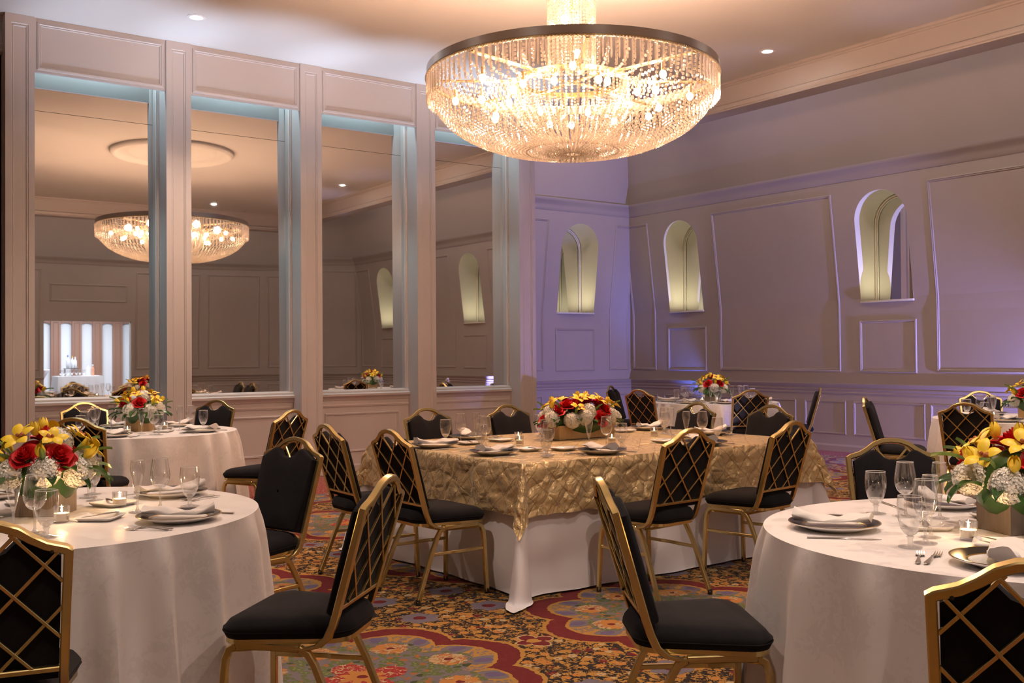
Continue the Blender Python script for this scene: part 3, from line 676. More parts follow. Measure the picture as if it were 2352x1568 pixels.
# ------------------------------------------------------------ tables and cloths
def round_table(x, y, r, seed, where):
    t = thing('round_table', (x, y, 0)); tag(t, 'round folding banquet table under the white cloth, ' + where, 'table', 'round banquet tables')
    MB().lathe([(0.001, .735), (r - .012, .735), (r - .008, .742), (r - .012, .752), (.001, .752)], 48).build('tabletop', 'foyer_brown', t)
    for k in range(4):
        a = pi / 4 + k * pi / 2; MB().tube([(.45 * cos(a), .45 * sin(a), .735), (.47 * cos(a), .47 * sin(a), 0)], .028).build('leg', 'brushed_steel', t)
    rng = random.Random(seed); n = 20; ph = [rng.uniform(-.5, .5) for _ in range(n)]; am = [rng.uniform(.5, 1.3) for _ in range(n)]
    mb = MB(); NU = 240; rows = [(-1.0, 0), (-.6, 0), (-.25, 0), (-.06, 0), (-.02, 0), (0, 0)] + [(1, q / 14) for q in range(1, 15)]
    vs = []
    for i in range(NU):
        a = 2 * pi * i / NU; w_ = a / (2 * pi) * n; j = int(w_) % n; f = w_ - int(w_)
        s1 = am[j] * (1 - f) + am[(j + 1) % n] * f; p1 = ph[j] * (1 - f) + ph[(j + 1) % n] * f
        c_ = cos(2 * pi * (w_ + p1)); fold = (abs((1 + c_) / 2) ** 1.6 - .4) * s1
        for kind, q in rows:
            if kind <= 0: rr = r * (1 + kind) if kind > -1 else .001; z = .760 - (.0015 if kind == 0 else 0)
            else:
                d = q * .75; rr = r + .010 * min(1, q * 8) + .055 * q + .085 * fold * min(1, q * 1.4) ** .55; z = .755 - d
                if q < .1: z = .757 - d
            vs.append((rr * cos(a), rr * sin(a), max(.006, z)))
    k = len(rows); mb.add(vs, [(i * k + q, ((i + 1) % NU) * k + q, ((i + 1) % NU) * k + q + 1, i * k + q + 1) for i in range(NU) for q in range(k - 1)])
    c = mb.build('tablecloth', 'damask', smooth=60); c.location = (x, y, 0); tag(c, 'white damask tablecloth falling in folds to the floor, ' + where, 'tablecloth', 'round white tablecloths')
RT = dict(l=(.83, 4.35, .86, 'front left', 'at the front left'), n=(3.42, 1.80, .84, 'front right', 'at the front right'), r=(2.47, 8.72, .80, 'rear left', 'before the first mirror'),
          m=(9.75, 9.05, .80, 'far middle', 'far middle near the blue corner'), f=(9.30, 4.80, .81, 'far right', 'far right by the panelled wall'))
for i, k in enumerate('lnrmf'): x, y, r, nm, wh = RT[k]; round_table(x, y, r, 3 + i * 5, wh)

TX0, TX1, TY0, TY1 = 3.44, 5.96, 4.64, 6.42
def rect_cloth(name, mat, drop, z, grow, seed, crumple, label, cat, uvs=False, flare=.05, corner=.33, n=46):
    hx, hy = (TX1 - TX0) / 2 + grow, (TY1 - TY0) / 2 + grow; cx, cy = (TX0 + TX1) / 2, (TY0 + TY1) / 2
    def axis(h):
        st = drop / n; inner = int(2 * h / (.028 if uvs else .06)); a = [-h - drop + st * i for i in range(n)]; a += [-h + 2 * h * i / inner for i in range(inner + 1)]; a += [h + st * (i + 1) for i in range(n)]; return a
    ax, ay = axis(hx), axis(hy); vs = []; uv = []
    for a in ax:
        for b in ay:
            ea, eb = max(abs(a) - hx, 0), max(abs(b) - hy, 0); sa, sb = (1 if a > 0 else -1), (1 if b > 0 else -1)
            L = hypot(ea, eb)
            if not uvs and not (a < 0 and b < 0) and L > drop: ea *= drop / L; eb *= drop / L; L = drop
            x = max(-hx, min(hx, a)); y = max(-hy, min(hy, b)); zz = z - L
            if L > 0:
                ph = atan2(eb, ea); o_ = .012 * min(1, L / .03) + flare * L + corner * L * sin(2 * ph) ** 1.5 * (.6 if ea and eb else 0)
                wob = noise.noise(Vector((a * 3.1, b * 3.1, seed))) * .05 * (min(1, max(0, L - .36) / .2) if not uvs else min(1, L / .3) * .5)
                o_ += wob
                if zz < .008: o_ += (.008 - zz) * .12; zz = .008 + .004 * (1 + noise.noise(Vector((a * 9, b * 9, 1))))
                x += sa * cos(ph) * o_; y += sb * sin(ph) * o_
            if crumple:
                k_ = min(1, L / .08); q = Vector((a * 9, b * 9, seed)); dz = (noise.noise(q) * .5 + abs(noise.noise(q * 2.3)) * .45) * crumple
                if L > 0: x += sa * cos(ph) * dz * k_ * 1.6; y += sb * sin(ph) * dz * k_ * 1.6; zz += noise.noise(Vector((a * 14, b * 14, 4))) * .012 * k_ * (L / drop)
                zz += abs(dz) * .12 * (1 - k_)
            vs.append((x, y, zz)); uv.append((a, b))
    m_ = len(ay); fs = [(i * m_ + j, (i + 1) * m_ + j, (i + 1) * m_ + j + 1, i * m_ + j + 1) for i in range(len(ax) - 1) for j in range(m_ - 1)]
    o = MB().add(vs, fs).build(name, mat, smooth=75 if not uvs else 60, uv=uv if uvs else None); o.location = (cx, cy, 0); tag(o, label, cat); return o
t = thing('banquet_table', ((TX0 + TX1) / 2, (TY0 + TY1) / 2, 0)); tag(t, 'large rectangular banquet table hidden under the gold and white cloths', 'table')
MB().bbox(-1.25, 1.25, -.88, .88, .72, .745).build('tabletop', 'foyer_brown', t)
for sx in (-1, 1):
    for sy in (-1, 1): MB().tube([(sx * 1.05, sy * .7, .72), (sx * 1.07, sy * .72, 0)], .03).build('leg', 'brushed_steel', t)
rect_cloth('tablecloth', 'linen', .76, .752, 0.0, 3, 0, 'plain white floor-length cloth under the gold overlay of the centre table', 'tablecloth', flare=.03, corner=.44, n=30)
rect_cloth('tablecloth_overlay', 'satin', .29, .758, .016, 8, .026, 'crinkled gold satin overlay with diamond pintucks on the centre table', 'tablecloth', uvs=True, flare=.10, corner=.52, n=26)

# ------------------------------------------------------------ tableware prototypes
def make_plate():
    t = thing('dinner_plate')
    MB().lathe([(.001, .004), (.085, .004), (.088, 0), (.094, 0), (.100, .005), (.150, .020), (.155, .0235), (.1555, .025), (.153, .0262)], 48).lathe([(.103, .0135), (.098, .011), (.09, .009), (.001, .009)], 48).build('plate_body', 'china', t, smooth=50)
    MB().lathe([(.150, .0262), (.108, .0155)], 48).build('dark_rim', 'navy_enamel', t)
    MB().lathe([(.1553, .0245), (.1545, .0268), (.150, .0264)], 48).lathe([(.108, .0157), (.103, .0137)], 48).build('gold_band', 'gold_line', t)
    return proto(t)
def make_napkin(kind):
    rng = random.Random(kind); mb = MB()
    L, W_ = (.27, .115) if kind == 0 else (.255, .13)
    def f(u, v):   # a flat roll, folded over at both ends
        a = 2 * pi * v; x = (u - .5) * L; ww = W_ * (.5 + .12 * sin(pi * u) - (.1 if kind else .16) * (u - .5))
        y = (abs(cos(a)) ** .6 * (1 if cos(a) > 0 else -1)) * ww * .62; th = .010 + .003 * sin(7 * u + kind) + .007 * max(0, (u - .6) * 2.5) ** 2
        z = th + sin(a) * th * (1 + .3 * sin(6 * u + 4 * cos(a) + kind)) + .006 * (2 * abs(u - .5)) ** 3 + .004 * sin(16 * (u + v * .7)) * (1 if sin(a) > 0 else 0)
        return (x + .012 * cos(a) * (1 if kind else -1), y, max(.002, z))
    mb.grid(28, 28, f); n = 29
    for e in (0, 28): mb.add([mb.v[e * 29 + j] for j in range(28)], [tuple(range(28))])
    o = mb.build('napkin', 'napkin_linen', smooth=60); return proto(o)
def glass_proto(name, foot, stem_h, stem_r, bowl, solid):
    t = thing(name)
    MB().lathe([(.0005, .001), (foot, .001), (foot, .003), (foot * .55, .0055), (foot * .22, .010), (stem_r, .020), (stem_r, stem_h - .008), (stem_r * 1.6, stem_h), (.0005, stem_h + .001)], 20).build('stem', 'solid_glass', t, smooth=60)
    prof = [(r_, z_) for r_, z_ in bowl]; inner = [(max(.0005, r_ - .0012), z_ + (.0015 if i < 2 else 0)) for i, (r_, z_) in enumerate(prof)]
    MB().lathe(prof, 28).build('bowl', 'glass', t, smooth=70)
    MB().lathe([(prof[-1][0], prof[-1][1] - .0012), (prof[-1][0] + .0009, prof[-1][1]), (prof[-1][0], prof[-1][1] + .0012), (prof[-1][0] - .0009, prof[-1][1]), (prof[-1][0], prof[-1][1] - .0012)], 28).build('rim', 'china', t, smooth=80)
    MB().lathe(solid, 20).build('bowl_base', 'solid_glass', t, smooth=70)
    return proto(t)
FLUTE = glass_proto('champagne_flute', .033, .065, .0042, [(.004, .066), (.009, .080), (.014, .100), (.021, .135), (.0265, .160), (.0275, .178), (.0255, .195), (.0235, .205)], [(.0005, .0655), (.0055, .067), (.0085, .078), (.0105, .088), (.0005, .084)])
WINE = glass_proto('wine_glass', .037, .080, .0045, [(.005, .081), (.018, .088), (.030, .100), (.0375, .120), (.039, .138), (.0365, .160), (.0325, .185), (.030, .203)], [(.0005, .0805), (.006, .082), (.018, .0865), (.028, .096), (.0005, .091)])
GOBLET = glass_proto('water_goblet', .037, .034, .008, [(.006, .035), (.018, .045), (.030, .065), (.0375, .092), (.0395, .118), (.0385, .142), (.036, .160)], [(.0005, .0345), (.0075, .036), (.019, .044), (.029, .060), (.0005, .052)])
def make_fork(tines=4, L=.185, name='fork'):
    mb = MB(); w_ = .0235
    def strip(pts, hw, th=.0022):
        vs = []
        for (x, z), q in zip(pts, hw): vs += [(x, -q, z), (x, q, z), (x, q * .8, z + th), (x, -q * .8, z + th)]
        k = len(pts); fs = [(4 * i + a, 4 * i + 4 + a, 4 * i + 4 + (a + 1) % 4, 4 * i + (a + 1) % 4) for i in range(k - 1) for a in range(4)] + [(0, 1, 2, 3), (4 * k - 1, 4 * k - 2, 4 * k - 3, 4 * k - 4)]
        mb.add(vs, fs)
    strip([(-L / 2, .004), (-L / 2 + .012, .005), (-L / 2 + .04, .007), (0, .010), (.035, .005), (.045, .003)], [.004, .0085, .006, .0028, .003, .011])
    if tines:
        for k in range(tines):
            y = (k - (tines - 1) / 2) * .0066
            M = Matrix.Translation((0, y, 0)); vs = []
            pts = [(.043, .003, .0028), (.060, .001, .0024), (.078, .003, .002), (L / 2, .009, .001)]
            for x, z, q in pts: vs += [(x, -q, z), (x, q, z), (x, q, z + .002), (x, -q, z + .002)]
            mb.add(vs, [(4 * i + a, 4 * i + 4 + a, 4 * i + 4 + (a + 1) % 4, 4 * i + (a + 1) % 4) for i in range(3) for a in range(4)] + [(15, 14, 13, 12)], M=M)
    else: strip([(.045, .003), (.055, .0015), (.07, .001), (.085, .003), (L / 2, .005)], [.009, .017, .019, .014, .002])
    return proto(mb.build(name, 'silver', smooth=40))
def make_knife(L, name):
    mb = MB(); vs = []; pts = [(-L / 2, .004, .0065), (-L / 2 + .02, .006, .0065), (-.02, .005, .005), (0, .004, .006), (.01, .003, .008), (L / 2 - .03, .002, .0085), (L / 2, .002, .001)]
    for i, (x, q, h_) in enumerate(pts):
        th = .004 if i < 4 else .001; vs += [(x, -h_, .001), (x, h_, .001), (x, h_ * .7, .001 + th), (x, -h_ * .7, .001 + th)]
    k = len(pts); mb.add(vs, [(4 * i + a, 4 * i + 4 + a, 4 * i + 4 + (a + 1) % 4, 4 * i + (a + 1) % 4) for i in range(k - 1) for a in range(4)] + [(0, 1, 2, 3), (4 * k - 1, 4 * k - 2, 4 * k - 3, 4 * k - 4)])
    return proto(mb.build(name, 'silver', smooth=40))
def make_bread_plate():
    mb = MB(); h = .075; prof = [(1.0, .014), (.97, .016), (.80, .006), (.76, .004), (0.02, .004)]; lo = [(1.0, .014), (.80, .001), (0.02, .001)]
    def ring(s, z):
        o = []
        for k, (sx, sy) in enumerate(((1, 1), (-1, 1), (-1, -1), (1, -1))):
            for q in range(4): a = radians(k * 90 + q * 30); o.append((s * (sx * (h - .02) + .02 * cos(a)), s * (sy * (h - .02) + .02 * sin(a)), z))
        return o
    for pr in (prof, lo):
        vs = [p for s, z in pr for p in ring(s, z)]; K = 16; mb.add(vs, [(j * K + i, j * K + (i + 1) % K, (j + 1) * K + (i + 1) % K, (j + 1) * K + i) for j in range(len(pr) - 1) for i in range(K)])
    return proto(mb.build('bread_plate', 'china', smooth=40))
def make_votive():
    t = thing('votive_candle')
    MB().lathe([(.001, .001), (.024, .001), (.027, .006), (.029, .062), (.027, .062), (.0255, .010), (.001, .008)], 24).build('glass_cup', 'glass', t, smooth=50)
    MB().lathe([(.001, .009), (.0245, .009), (.0262, .034), (.022, .0345), (.001, .033)], 20).build('candle', 'candle_wax', t, smooth=50)
    fl = MB().lathe([(.0004, .038), (.0030, .042), (.0034, .047), (.0016, .056), (.0003, .061)], 8).build('flame', 'flame_core', t, smooth=80)
    MB().tube([(0, 0, .033), (0, 0, .041)], .0012).build('wick', 'black_rubber', t)
    return proto(t)
PLATE = make_plate(); NAP = [make_napkin(0), make_napkin(1)]; FORK = make_fork(); SFORK = make_fork(4, .165, 'salad_fork'); SPOON = make_fork(0, .175, 'teaspoon'); KNIFE = make_knife(.235, 'dinner_knife'); BKNIFE = make_knife(.16, 'butter_knife'); BREAD = make_bread_plate(); VOTIVE = make_votive()
def setting(px, py, fa, z, where, table, skip='', jit=0):
    """one place setting; (px,py) plate centre, fa facing angle of the diner"""
    rng = random.Random(int(px * 1000 + py * 77)); f = Vector((cos(fa), sin(fa))); r = Vector((f.y, -f.x))
    def at(a, b): q = Vector((px, py)) + f * a + r * b; return (q.x + rng.uniform(-.008, .008), q.y + rng.uniform(-.008, .008), z)
    j = lambda s: rng.uniform(-s, s)
    g = ' on the ' + table
    p = at(0, 0); dup(PLATE, p, fa, 'white dinner plate with dark gold-edged rim, ' + where, 'plate', 'dinner plates' + g)
    n = dup(NAP[rng.randint(0, 1)], (p[0] + j(.01), p[1] + j(.01), z + .0245), fa + pi + j(.35), 'folded white napkin lying on the plate, ' + where, 'napkin', 'napkins' + g)
    dup(FLUTE, at(.285, .14), 0, 'champagne flute, ' + where, 'glass', 'champagne flutes' + g)
    dup(WINE, at(.24, .25), 0, 'stemmed wine glass, ' + where, 'glass', 'wine glasses' + g)
    dup(GOBLET, at(.165, .325), 0, 'short-stemmed water goblet, ' + where, 'glass', 'water goblets' + g)
    if 'b' not in skip:
        q = at(.31, -.05); dup(BREAD, q, fa + j(.2), 'square white bread plate, ' + where, 'plate', 'bread plates' + g)
        dup(BKNIFE, (q[0], q[1], z + .0165), fa + 1.2 + j(.4), 'butter knife across the bread plate, ' + where, 'knife', 'butter knives' + g)
    if 'c' not in skip:
        dup(KNIFE, at(-.005, .185), fa + j(.06), 'dinner knife right of the plate, ' + where, 'knife', 'dinner knives' + g)
        dup(FORK, at(-.005, -.19), fa + j(.1), 'dinner fork left of the plate, ' + where, 'fork', 'dinner forks' + g)
        dup(SFORK, at(-.015, -.225), fa + j(.1), 'outer salad fork left of the plate, ' + where, 'fork', 'salad forks' + g)
ZR, ZG = .7605, .763
def rset(k, deg, where, skip='', rad=None):
    x, y, r, nm, wh = RT[k]; a = radians(deg); rr = rad or (r - .215); setting(x + rr * cos(a), y + rr * sin(a), a + pi, ZR, where, nm + ' table', skip)
FL, FR_, RL, FM, FRT = ('front left table', 'front right table', 'rear left table', 'far middle table', 'far right table')
rset('l', -51, 'nearest the camera on the front left table', rad=.655); rset('l', 19, 'right side of the front left table', rad=.64)
rset('l', 91, 'far side of the front left table', 'c'); rset('l', 163, 'left side of the front left table', 'c'); rset('l', -131, 'front left corner of the front left table', '')
rset('n', 136, 'left side of the front right table', rad=.60); rset('n', 205, 'near side of the front right table', rad=.62); rset('n', 55, 'far side of the front right table', rad=.58); rset('n', -17, 'right side of the front right table', 'c')
rset('r', -48, 'right front of the rear left table'); rset('r', -125, 'left front of the rear left table'); rset('r', 90, 'back of the rear left table'); rset('r', 40, 'right back of the rear left table', 'c'); rset('r', 165, 'left side of the rear left table')
rset('m', 190, 'left side of the far middle table'); rset('m', 240, 'left front of the far middle table'); rset('m', 300, 'right front of the far middle table'); rset('m', 125, 'left back of the far middle table', 'bc'); rset('m', 50, 'right back of the far middle table', 'bc')
rset('f', 190, 'near side of the far right table'); rset('f', 130, 'left back of the far right table', 'c'); rset('f', 60, 'right back of the far right table', 'bc')
GT = 'gold table'
setting(3.585, 5.83, 0, ZG, 'left end farther setting of the gold table', GT); setting(3.60, 5.17, 0, ZG, 'left end nearer setting of the gold table', GT)
setting(4.16, 4.80, pi / 2, ZG, 'near side left setting of the gold table', GT); setting(5.06, 4.80, pi / 2, ZG, 'near side right setting of the gold table', GT)
setting(4.15, 6.24, -pi / 2, ZG, 'far side left setting of the gold table', GT); setting(4.99, 6.25, -pi / 2, ZG, 'far side right setting of the gold table', GT, 'bc')
setting(5.76, 5.38, pi, ZG, 'right end nearer setting of the gold table', GT); setting(5.76, 6.06, pi, ZG, 'right end farther setting of the gold table', GT)
for x, y, z, lab in ((.88, 4.08, ZR, 'lit votive candle before the wooden box of the front left table'), (1.16, 4.345, ZR, 'lit votive candle right of the box on the front left table'), (3.148, 1.823, ZR, 'lit votive candle left of the box on the front right table'),
                     (2.33, 8.50, ZR, 'lit votive left of the box on the rear left table'), (2.72, 8.80, ZR, 'lit votive right of the box on the rear left table'), (4.10, 5.57, ZG, 'nearer of two lit votives left of the long gold flower box'), (4.31, 5.87, ZG, 'farther of two lit votives left of the long gold flower box'),
                     (4.69, 5.30, ZG, 'lit votive before the long gold flower box'), (5.35, 5.57, ZG, 'lit votive right of the long gold flower box'), (9.50, 9.02, ZR, 'lit votive left of the box on the far middle table'), (9.62, 8.88, ZR, 'lit votive before the box on the far middle table'), (9.93, 8.90, ZR, 'lit votive right of the box on the far middle table'), (9.05, 4.98, ZR, 'lit votive left of the box on the far right table')):
    v = dup(VOTIVE, (x, y, z), 0, lab, 'candle', 'lit votive candles')
    if hypot(x, y) < 6.5: lamp('POINT', 'votive_flame_light', (x, y, z + .07), .35, (1, .55, .22), .008)

# ------------------------------------------------------------ flowers
def make_petal(fn, nu=5, nv=5): 
    mb = MB(); mb.grid(nu, nv, fn); return mb
def rose_mesh():
    mb = MB(); rng = random.Random(4)
    for ring, (n, R0, H, tilt) in enumerate(((3, .004, .038, .02), (3, .009, .038, .08), (4, .015, .037, .18), (5, .022, .036, .32), (5, .031, .033, .55), (6, .041, .027, .9))):
        for k in range(n):
            a0 = 2 * pi * k / n + ring * .7; wd = 2 * pi / n * .68
            def f(u, v):
                a = a0 + (u - .5) * 2 * wd; top = 1 - (2 * u - 1) ** 4 * .35; h_ = H * v * top
                r_ = R0 * (.35 + .65 * sin(v * pi / 2)) + tilt * .020 * v ** 2.5 + .002 * sin(5 * a + ring)
                curl = -.006 * max(0, v - .75) * 4 * tilt
                return (r_ * cos(a), r_ * sin(a), h_ + curl - .0045 * ring)
            mb.grid(6, 5, f)
    mb.lathe([(.001, .034), (.006, .030), (.008, .018), (.006, .0)], 8); return mb
def orchid_meshes():
    pet = MB()
    for k in range(5):
        a = pi / 2 + k * 2 * pi / 5; L = .046 if k else .05
        def f(u, v):
            x = v * L + .003; y = (u - .5) * .030 * sin(pi * min(1, v * .93 + .07)) ** .7; z = .012 * sin(pi * v * .8) - 6 * y * y * 3 + .003 * k % 2
            return (x * cos(a) - y * sin(a), x * sin(a) + y * cos(a), z)
        pet.grid(5, 6, f)
    lip = MB(); lip.grid(6, 5, lambda u, v: ((u - .5) * .022 * sin(pi * min(1, v + .15)), -.006 - .020 * v, .014 + .010 * sin(pi * v) - 20 * (u - .5) ** 2 * .0010)); lip.sphere(.006, 6, 4, M=T(0, -.002, .016))
    return pet, lip
def tulip_mesh():
    mb = MB()
    for k in range(6):
        a0 = 2 * pi * k / 6; off = .0015 * (k % 2)
        def f(u, v):
            a = a0 + (u - .5) * 1.45 * (1 - .75 * v ** 3); r_ = (.017 + off) * sin(pi * (.12 + .74 * v)) ** .75; return (r_ * cos(a), r_ * sin(a), .055 * v)
        mb.grid(4, 6, f)
    return mb
def hydrangea_mesh():
    mb = MB(); rng = random.Random(9); N = 165
    for i in range(N):
        zc = 1 - 1.55 * (i + .5) / N; a = i * 2.399963; rr = sqrt(max(0, 1 - zc * zc)); c = Vector((rr * cos(a), rr * sin(a), zc)); c2 = c * (.052 + rng.uniform(-.004, .004))
        M = Matrix.Translation(c2) @ c.to_track_quat('Z', 'Y').to_matrix().to_4x4() @ Matrix.Rotation(rng.uniform(0, 2), 4, 'Z')
        s = rng.uniform(.0100, .0130)
        for k in range(4):
            b = k * pi / 2; ca, sa = cos(b), sin(b); pts = [(.001, 0, 0), (s * .7, -s * .48, .002), (s * 1.25, 0, .0005 + rng.uniform(-.001, .004)), (s * .7, s * .48, .003)]
            mb.add([(x * ca - y * sa, x * sa + y * ca, z) for x, y, z in pts], [(0, 1, 2, 3)], M=M)
    mb.sphere(.047, 12, 8); return mb
def leaf_mesh(L=.11, W_=.042, bend=.25):
    mb = MB(); mb.grid(6, 9, lambda u, v: (v * L, (u - .5) * W_ * sin(pi * min(1, v * .97 + .02)) ** .8, .018 * sin(v * 2.2) - bend * L * v * v + abs(u - .5) * .022)); return mb
def _p(mb, name, mat, sm=60): o = mb.build(name, mat, smooth=sm); return proto(o)
pet, lip = orchid_meshes()
PR_ROSE = _p(rose_mesh(), 'rose', 'red_petal'); PR_ORC = _p(pet, 'orchid', 'yellow_petal'); LIPO = lip.build('orchid_lip', 'orchid_lip', PR_ORC, smooth=60)
PR_TUL = _p(tulip_mesh(), 'tulip', 'yellow_petal'); PR_HYD = _p(hydrangea_mesh(), 'hydrangea', 'white_petal', 0); PR_LEAF = _p(leaf_mesh(), 'leaf', 'leaf_green'); PR_LEAF2 = _p(leaf_mesh(.13, .022, .1), 'leaf', 'light_leaf')
def attach(pr, root, pos, dirv, s=1.0, spin=0.0):
    o = pr.copy(); COL.objects.link(o); o.parent = root
    d = Vector(dirv).normalized(); o.matrix_local = Matrix.Translation(pos) @ d.to_track_quat('Z', 'Y').to_matrix().to_4x4() @ Matrix.Rotation(spin, 4, 'Z') @ Matrix.Scale(s, 4)
    for ch in pr.children:
        c = ch.copy(); COL.objects.link(c); c.parent = o
def attach_leaf(pr, root, pos, az, pitch, s=1.0):
    o = pr.copy(); COL.objects.link(o); o.parent = root; o.matrix_local = Matrix.Translation(pos) @ Matrix.Rotation(az, 4, 'Z') @ Matrix.Rotation(-pitch, 4, 'Y') @ Matrix.Scale(s, 4)
def box_mesh(hx, hy, h, n=1):
    mb = MB(); mb.bbox(-hx, hx, -hy, -hy + .008, 0, h, .002).bbox(-hx, hx, hy - .008, hy, 0, h, .002).bbox(-hx, -hx + .008, -hy + .008, hy - .008, 0, h, .002).bbox(hx - .008, hx, -hy + .008, hy - .008, 0, h, .002).box(-hx + .008, hx - .008, -hy + .008, hy - .008, .002, .012); return mb
def arrangement(x, y, z, rz, wood, seed, label, long_=False):
    t = thing('flower_arrangement', (x, y, z), rz); tag(t, label, 'flowers', 'flower boxes on the tables'); rng = random.Random(seed)
    hx, hy, h = (.27, .085, .10) if long_ else (.084, .084, .135)
    box_mesh(hx, hy, h).build('wooden_box', wood, t, smooth=0)
    MB().box(-hx + .009, hx - .009, -hy + .009, hy - .009, h - .03, h - .012).build('moss', 'stem_green', t, smooth=0)
    cz = h + .02; RX, RY, RZ = (.36, .165, .165) if long_ else (.18, .18, .165)
    def P(az, el, k=1.0): return Vector((RX * cos(el) * cos(az) * k, RY * cos(el) * sin(az) * k, cz + RZ * sin(el) * k))
    def N(p): return Vector((p.x / RX ** 2, p.y / RY ** 2, (p.z - cz + .01) / RZ ** 2))
    if long_:
        lay = []
        for k in range(13): lay.append(('h' if k % 4 != 2 else 'r', 2 * pi * k / 13 + .2, .15 + .14 * (k % 2)))
        for k in range(12): lay.append((('r', 'o', 'h')[k % 3], 2 * pi * k / 12 + .5, .62))
        top = [(-.24, .02, 'o'), (-.17, -.05, 'r'), (-.10, .04, 'r'), (-.06, -.06, 'o'), (0, .02, 'r'), (.05, -.05, 'o'), (.10, .04, 't'), (.15, -.05, 'r'), (.20, .02, 'o'), (.24, -.03, 't'), (-.02, 0, 't'), (-.2, .06, 't'), (.03, .07, 'o'), (-.14, .05, 'o'), (.27, .05, 'r'), (-.28, -.02, 't'), (.12, -.07, 'o'), (-.1, -.08, 'r'), (.06, .0, 'r')]
    else:
        lay = [('h', 2 * pi * k / 6 + .3, .12 + .1 * (k % 2)) for k in range(6)] + [('r' if k % 3 != 1 else 'o', 2 * pi * k / 6 + .85, .52 + .1 * rng.random()) for k in range(6)] + [('o', 2 * pi * k / 5 + .1, .95) for k in range(5)] + [('t', 2 * pi * k / 6 + .4, .42 + .12 * (k % 2)) for k in range(6)]
        top = [(0, 0, 'r'), (.045, .03, 't'), (-.05, .02, 't'), (0, -.05, 'h')]
    items = [(kd, P(az + rng.uniform(-.12, .12), el), None) for kd, az, el in lay]
    for ux, uy, kd in top:
        q = Vector((ux, uy, cz + RZ * sqrt(max(.05, 1 - (ux / RX) ** 2 - (uy / RY) ** 2)))); items.append((kd, q, None))
    for kd, p, _ in items:
        n = N(p).normalized(); sp = rng.uniform(0, 6.28)
        if kd == 'h': attach(PR_HYD, t, p - n * .035, n, 1.05, sp)
        elif kd == 'r': attach(PR_ROSE, t, p - n * .012, n + Vector((0, 0, .15)), rng.uniform(1.0, 1.2), sp)
        elif kd == 'o': attach(PR_ORC, t, p + n * .012, n * .8 + Vector((rng.uniform(-.3, .3), rng.uniform(-.3, .3), .1)), rng.uniform(1.15, 1.4), sp)
        else: attach(PR_TUL, t, p, n + Vector((0, 0, .5)), rng.uniform(1.0, 1.2), sp)
    for k in range(22 if not long_ else 30):
        az = 2 * pi * k / (22 if not long_ else 30) + rng.uniform(-.1, .1); p = P(az, rng.uniform(-.12, .12), .78)
        if long_ and abs(p.x) < .22 and k % 2: continue
        attach_leaf(PR_LEAF, t, p, az, rng.uniform(-.6, .25), rng.uniform(.85, 1.2))
    for k in range(9):
        az = 2 * pi * k / 9 + rng.uniform(-.3, .3); p = P(az, rng.uniform(.2, .6), .85); attach_leaf(PR_LEAF2, t, p, az, rng.uniform(.1, .8), rng.uniform(.9, 1.15))
    core = MB().sphere(1.0, 14, 9).build('foliage_core', 'leaf_green', t, smooth=60); core.matrix_local = Matrix.Translation((0, 0, cz)) @ Matrix.Diagonal((RX * .74, RY * .74, RZ * .74, 1))
    return t
arrangement(.879, 4.337, ZR, radians(54.9), 'grey_wood', 11, 'red and yellow flowers in a grey wooden box, front left table')
arrangement(3.43, 1.82, ZR, radians(67.5), 'grey_wood', 23, 'red and yellow flowers in a grey wooden box, front right table')
arrangement(2.52, 8.80, ZR, radians(20), 'gold_wood', 5, 'flowers in a gold wooden box on the rear left table')
arrangement(9.78, 9.10, ZR, radians(30), 'grey_wood', 31, 'flowers in a grey wooden box on the far middle table')
arrangement(9.32, 4.78, ZR, radians(10), 'gold_wood', 44, 'flowers in a gold wooden box on the far right table')
arrangement(4.82, 5.80, ZG, radians(2), 'gold_wood', 52, 'long low arrangement of roses, orchids and hydrangeas on the gold table', True)
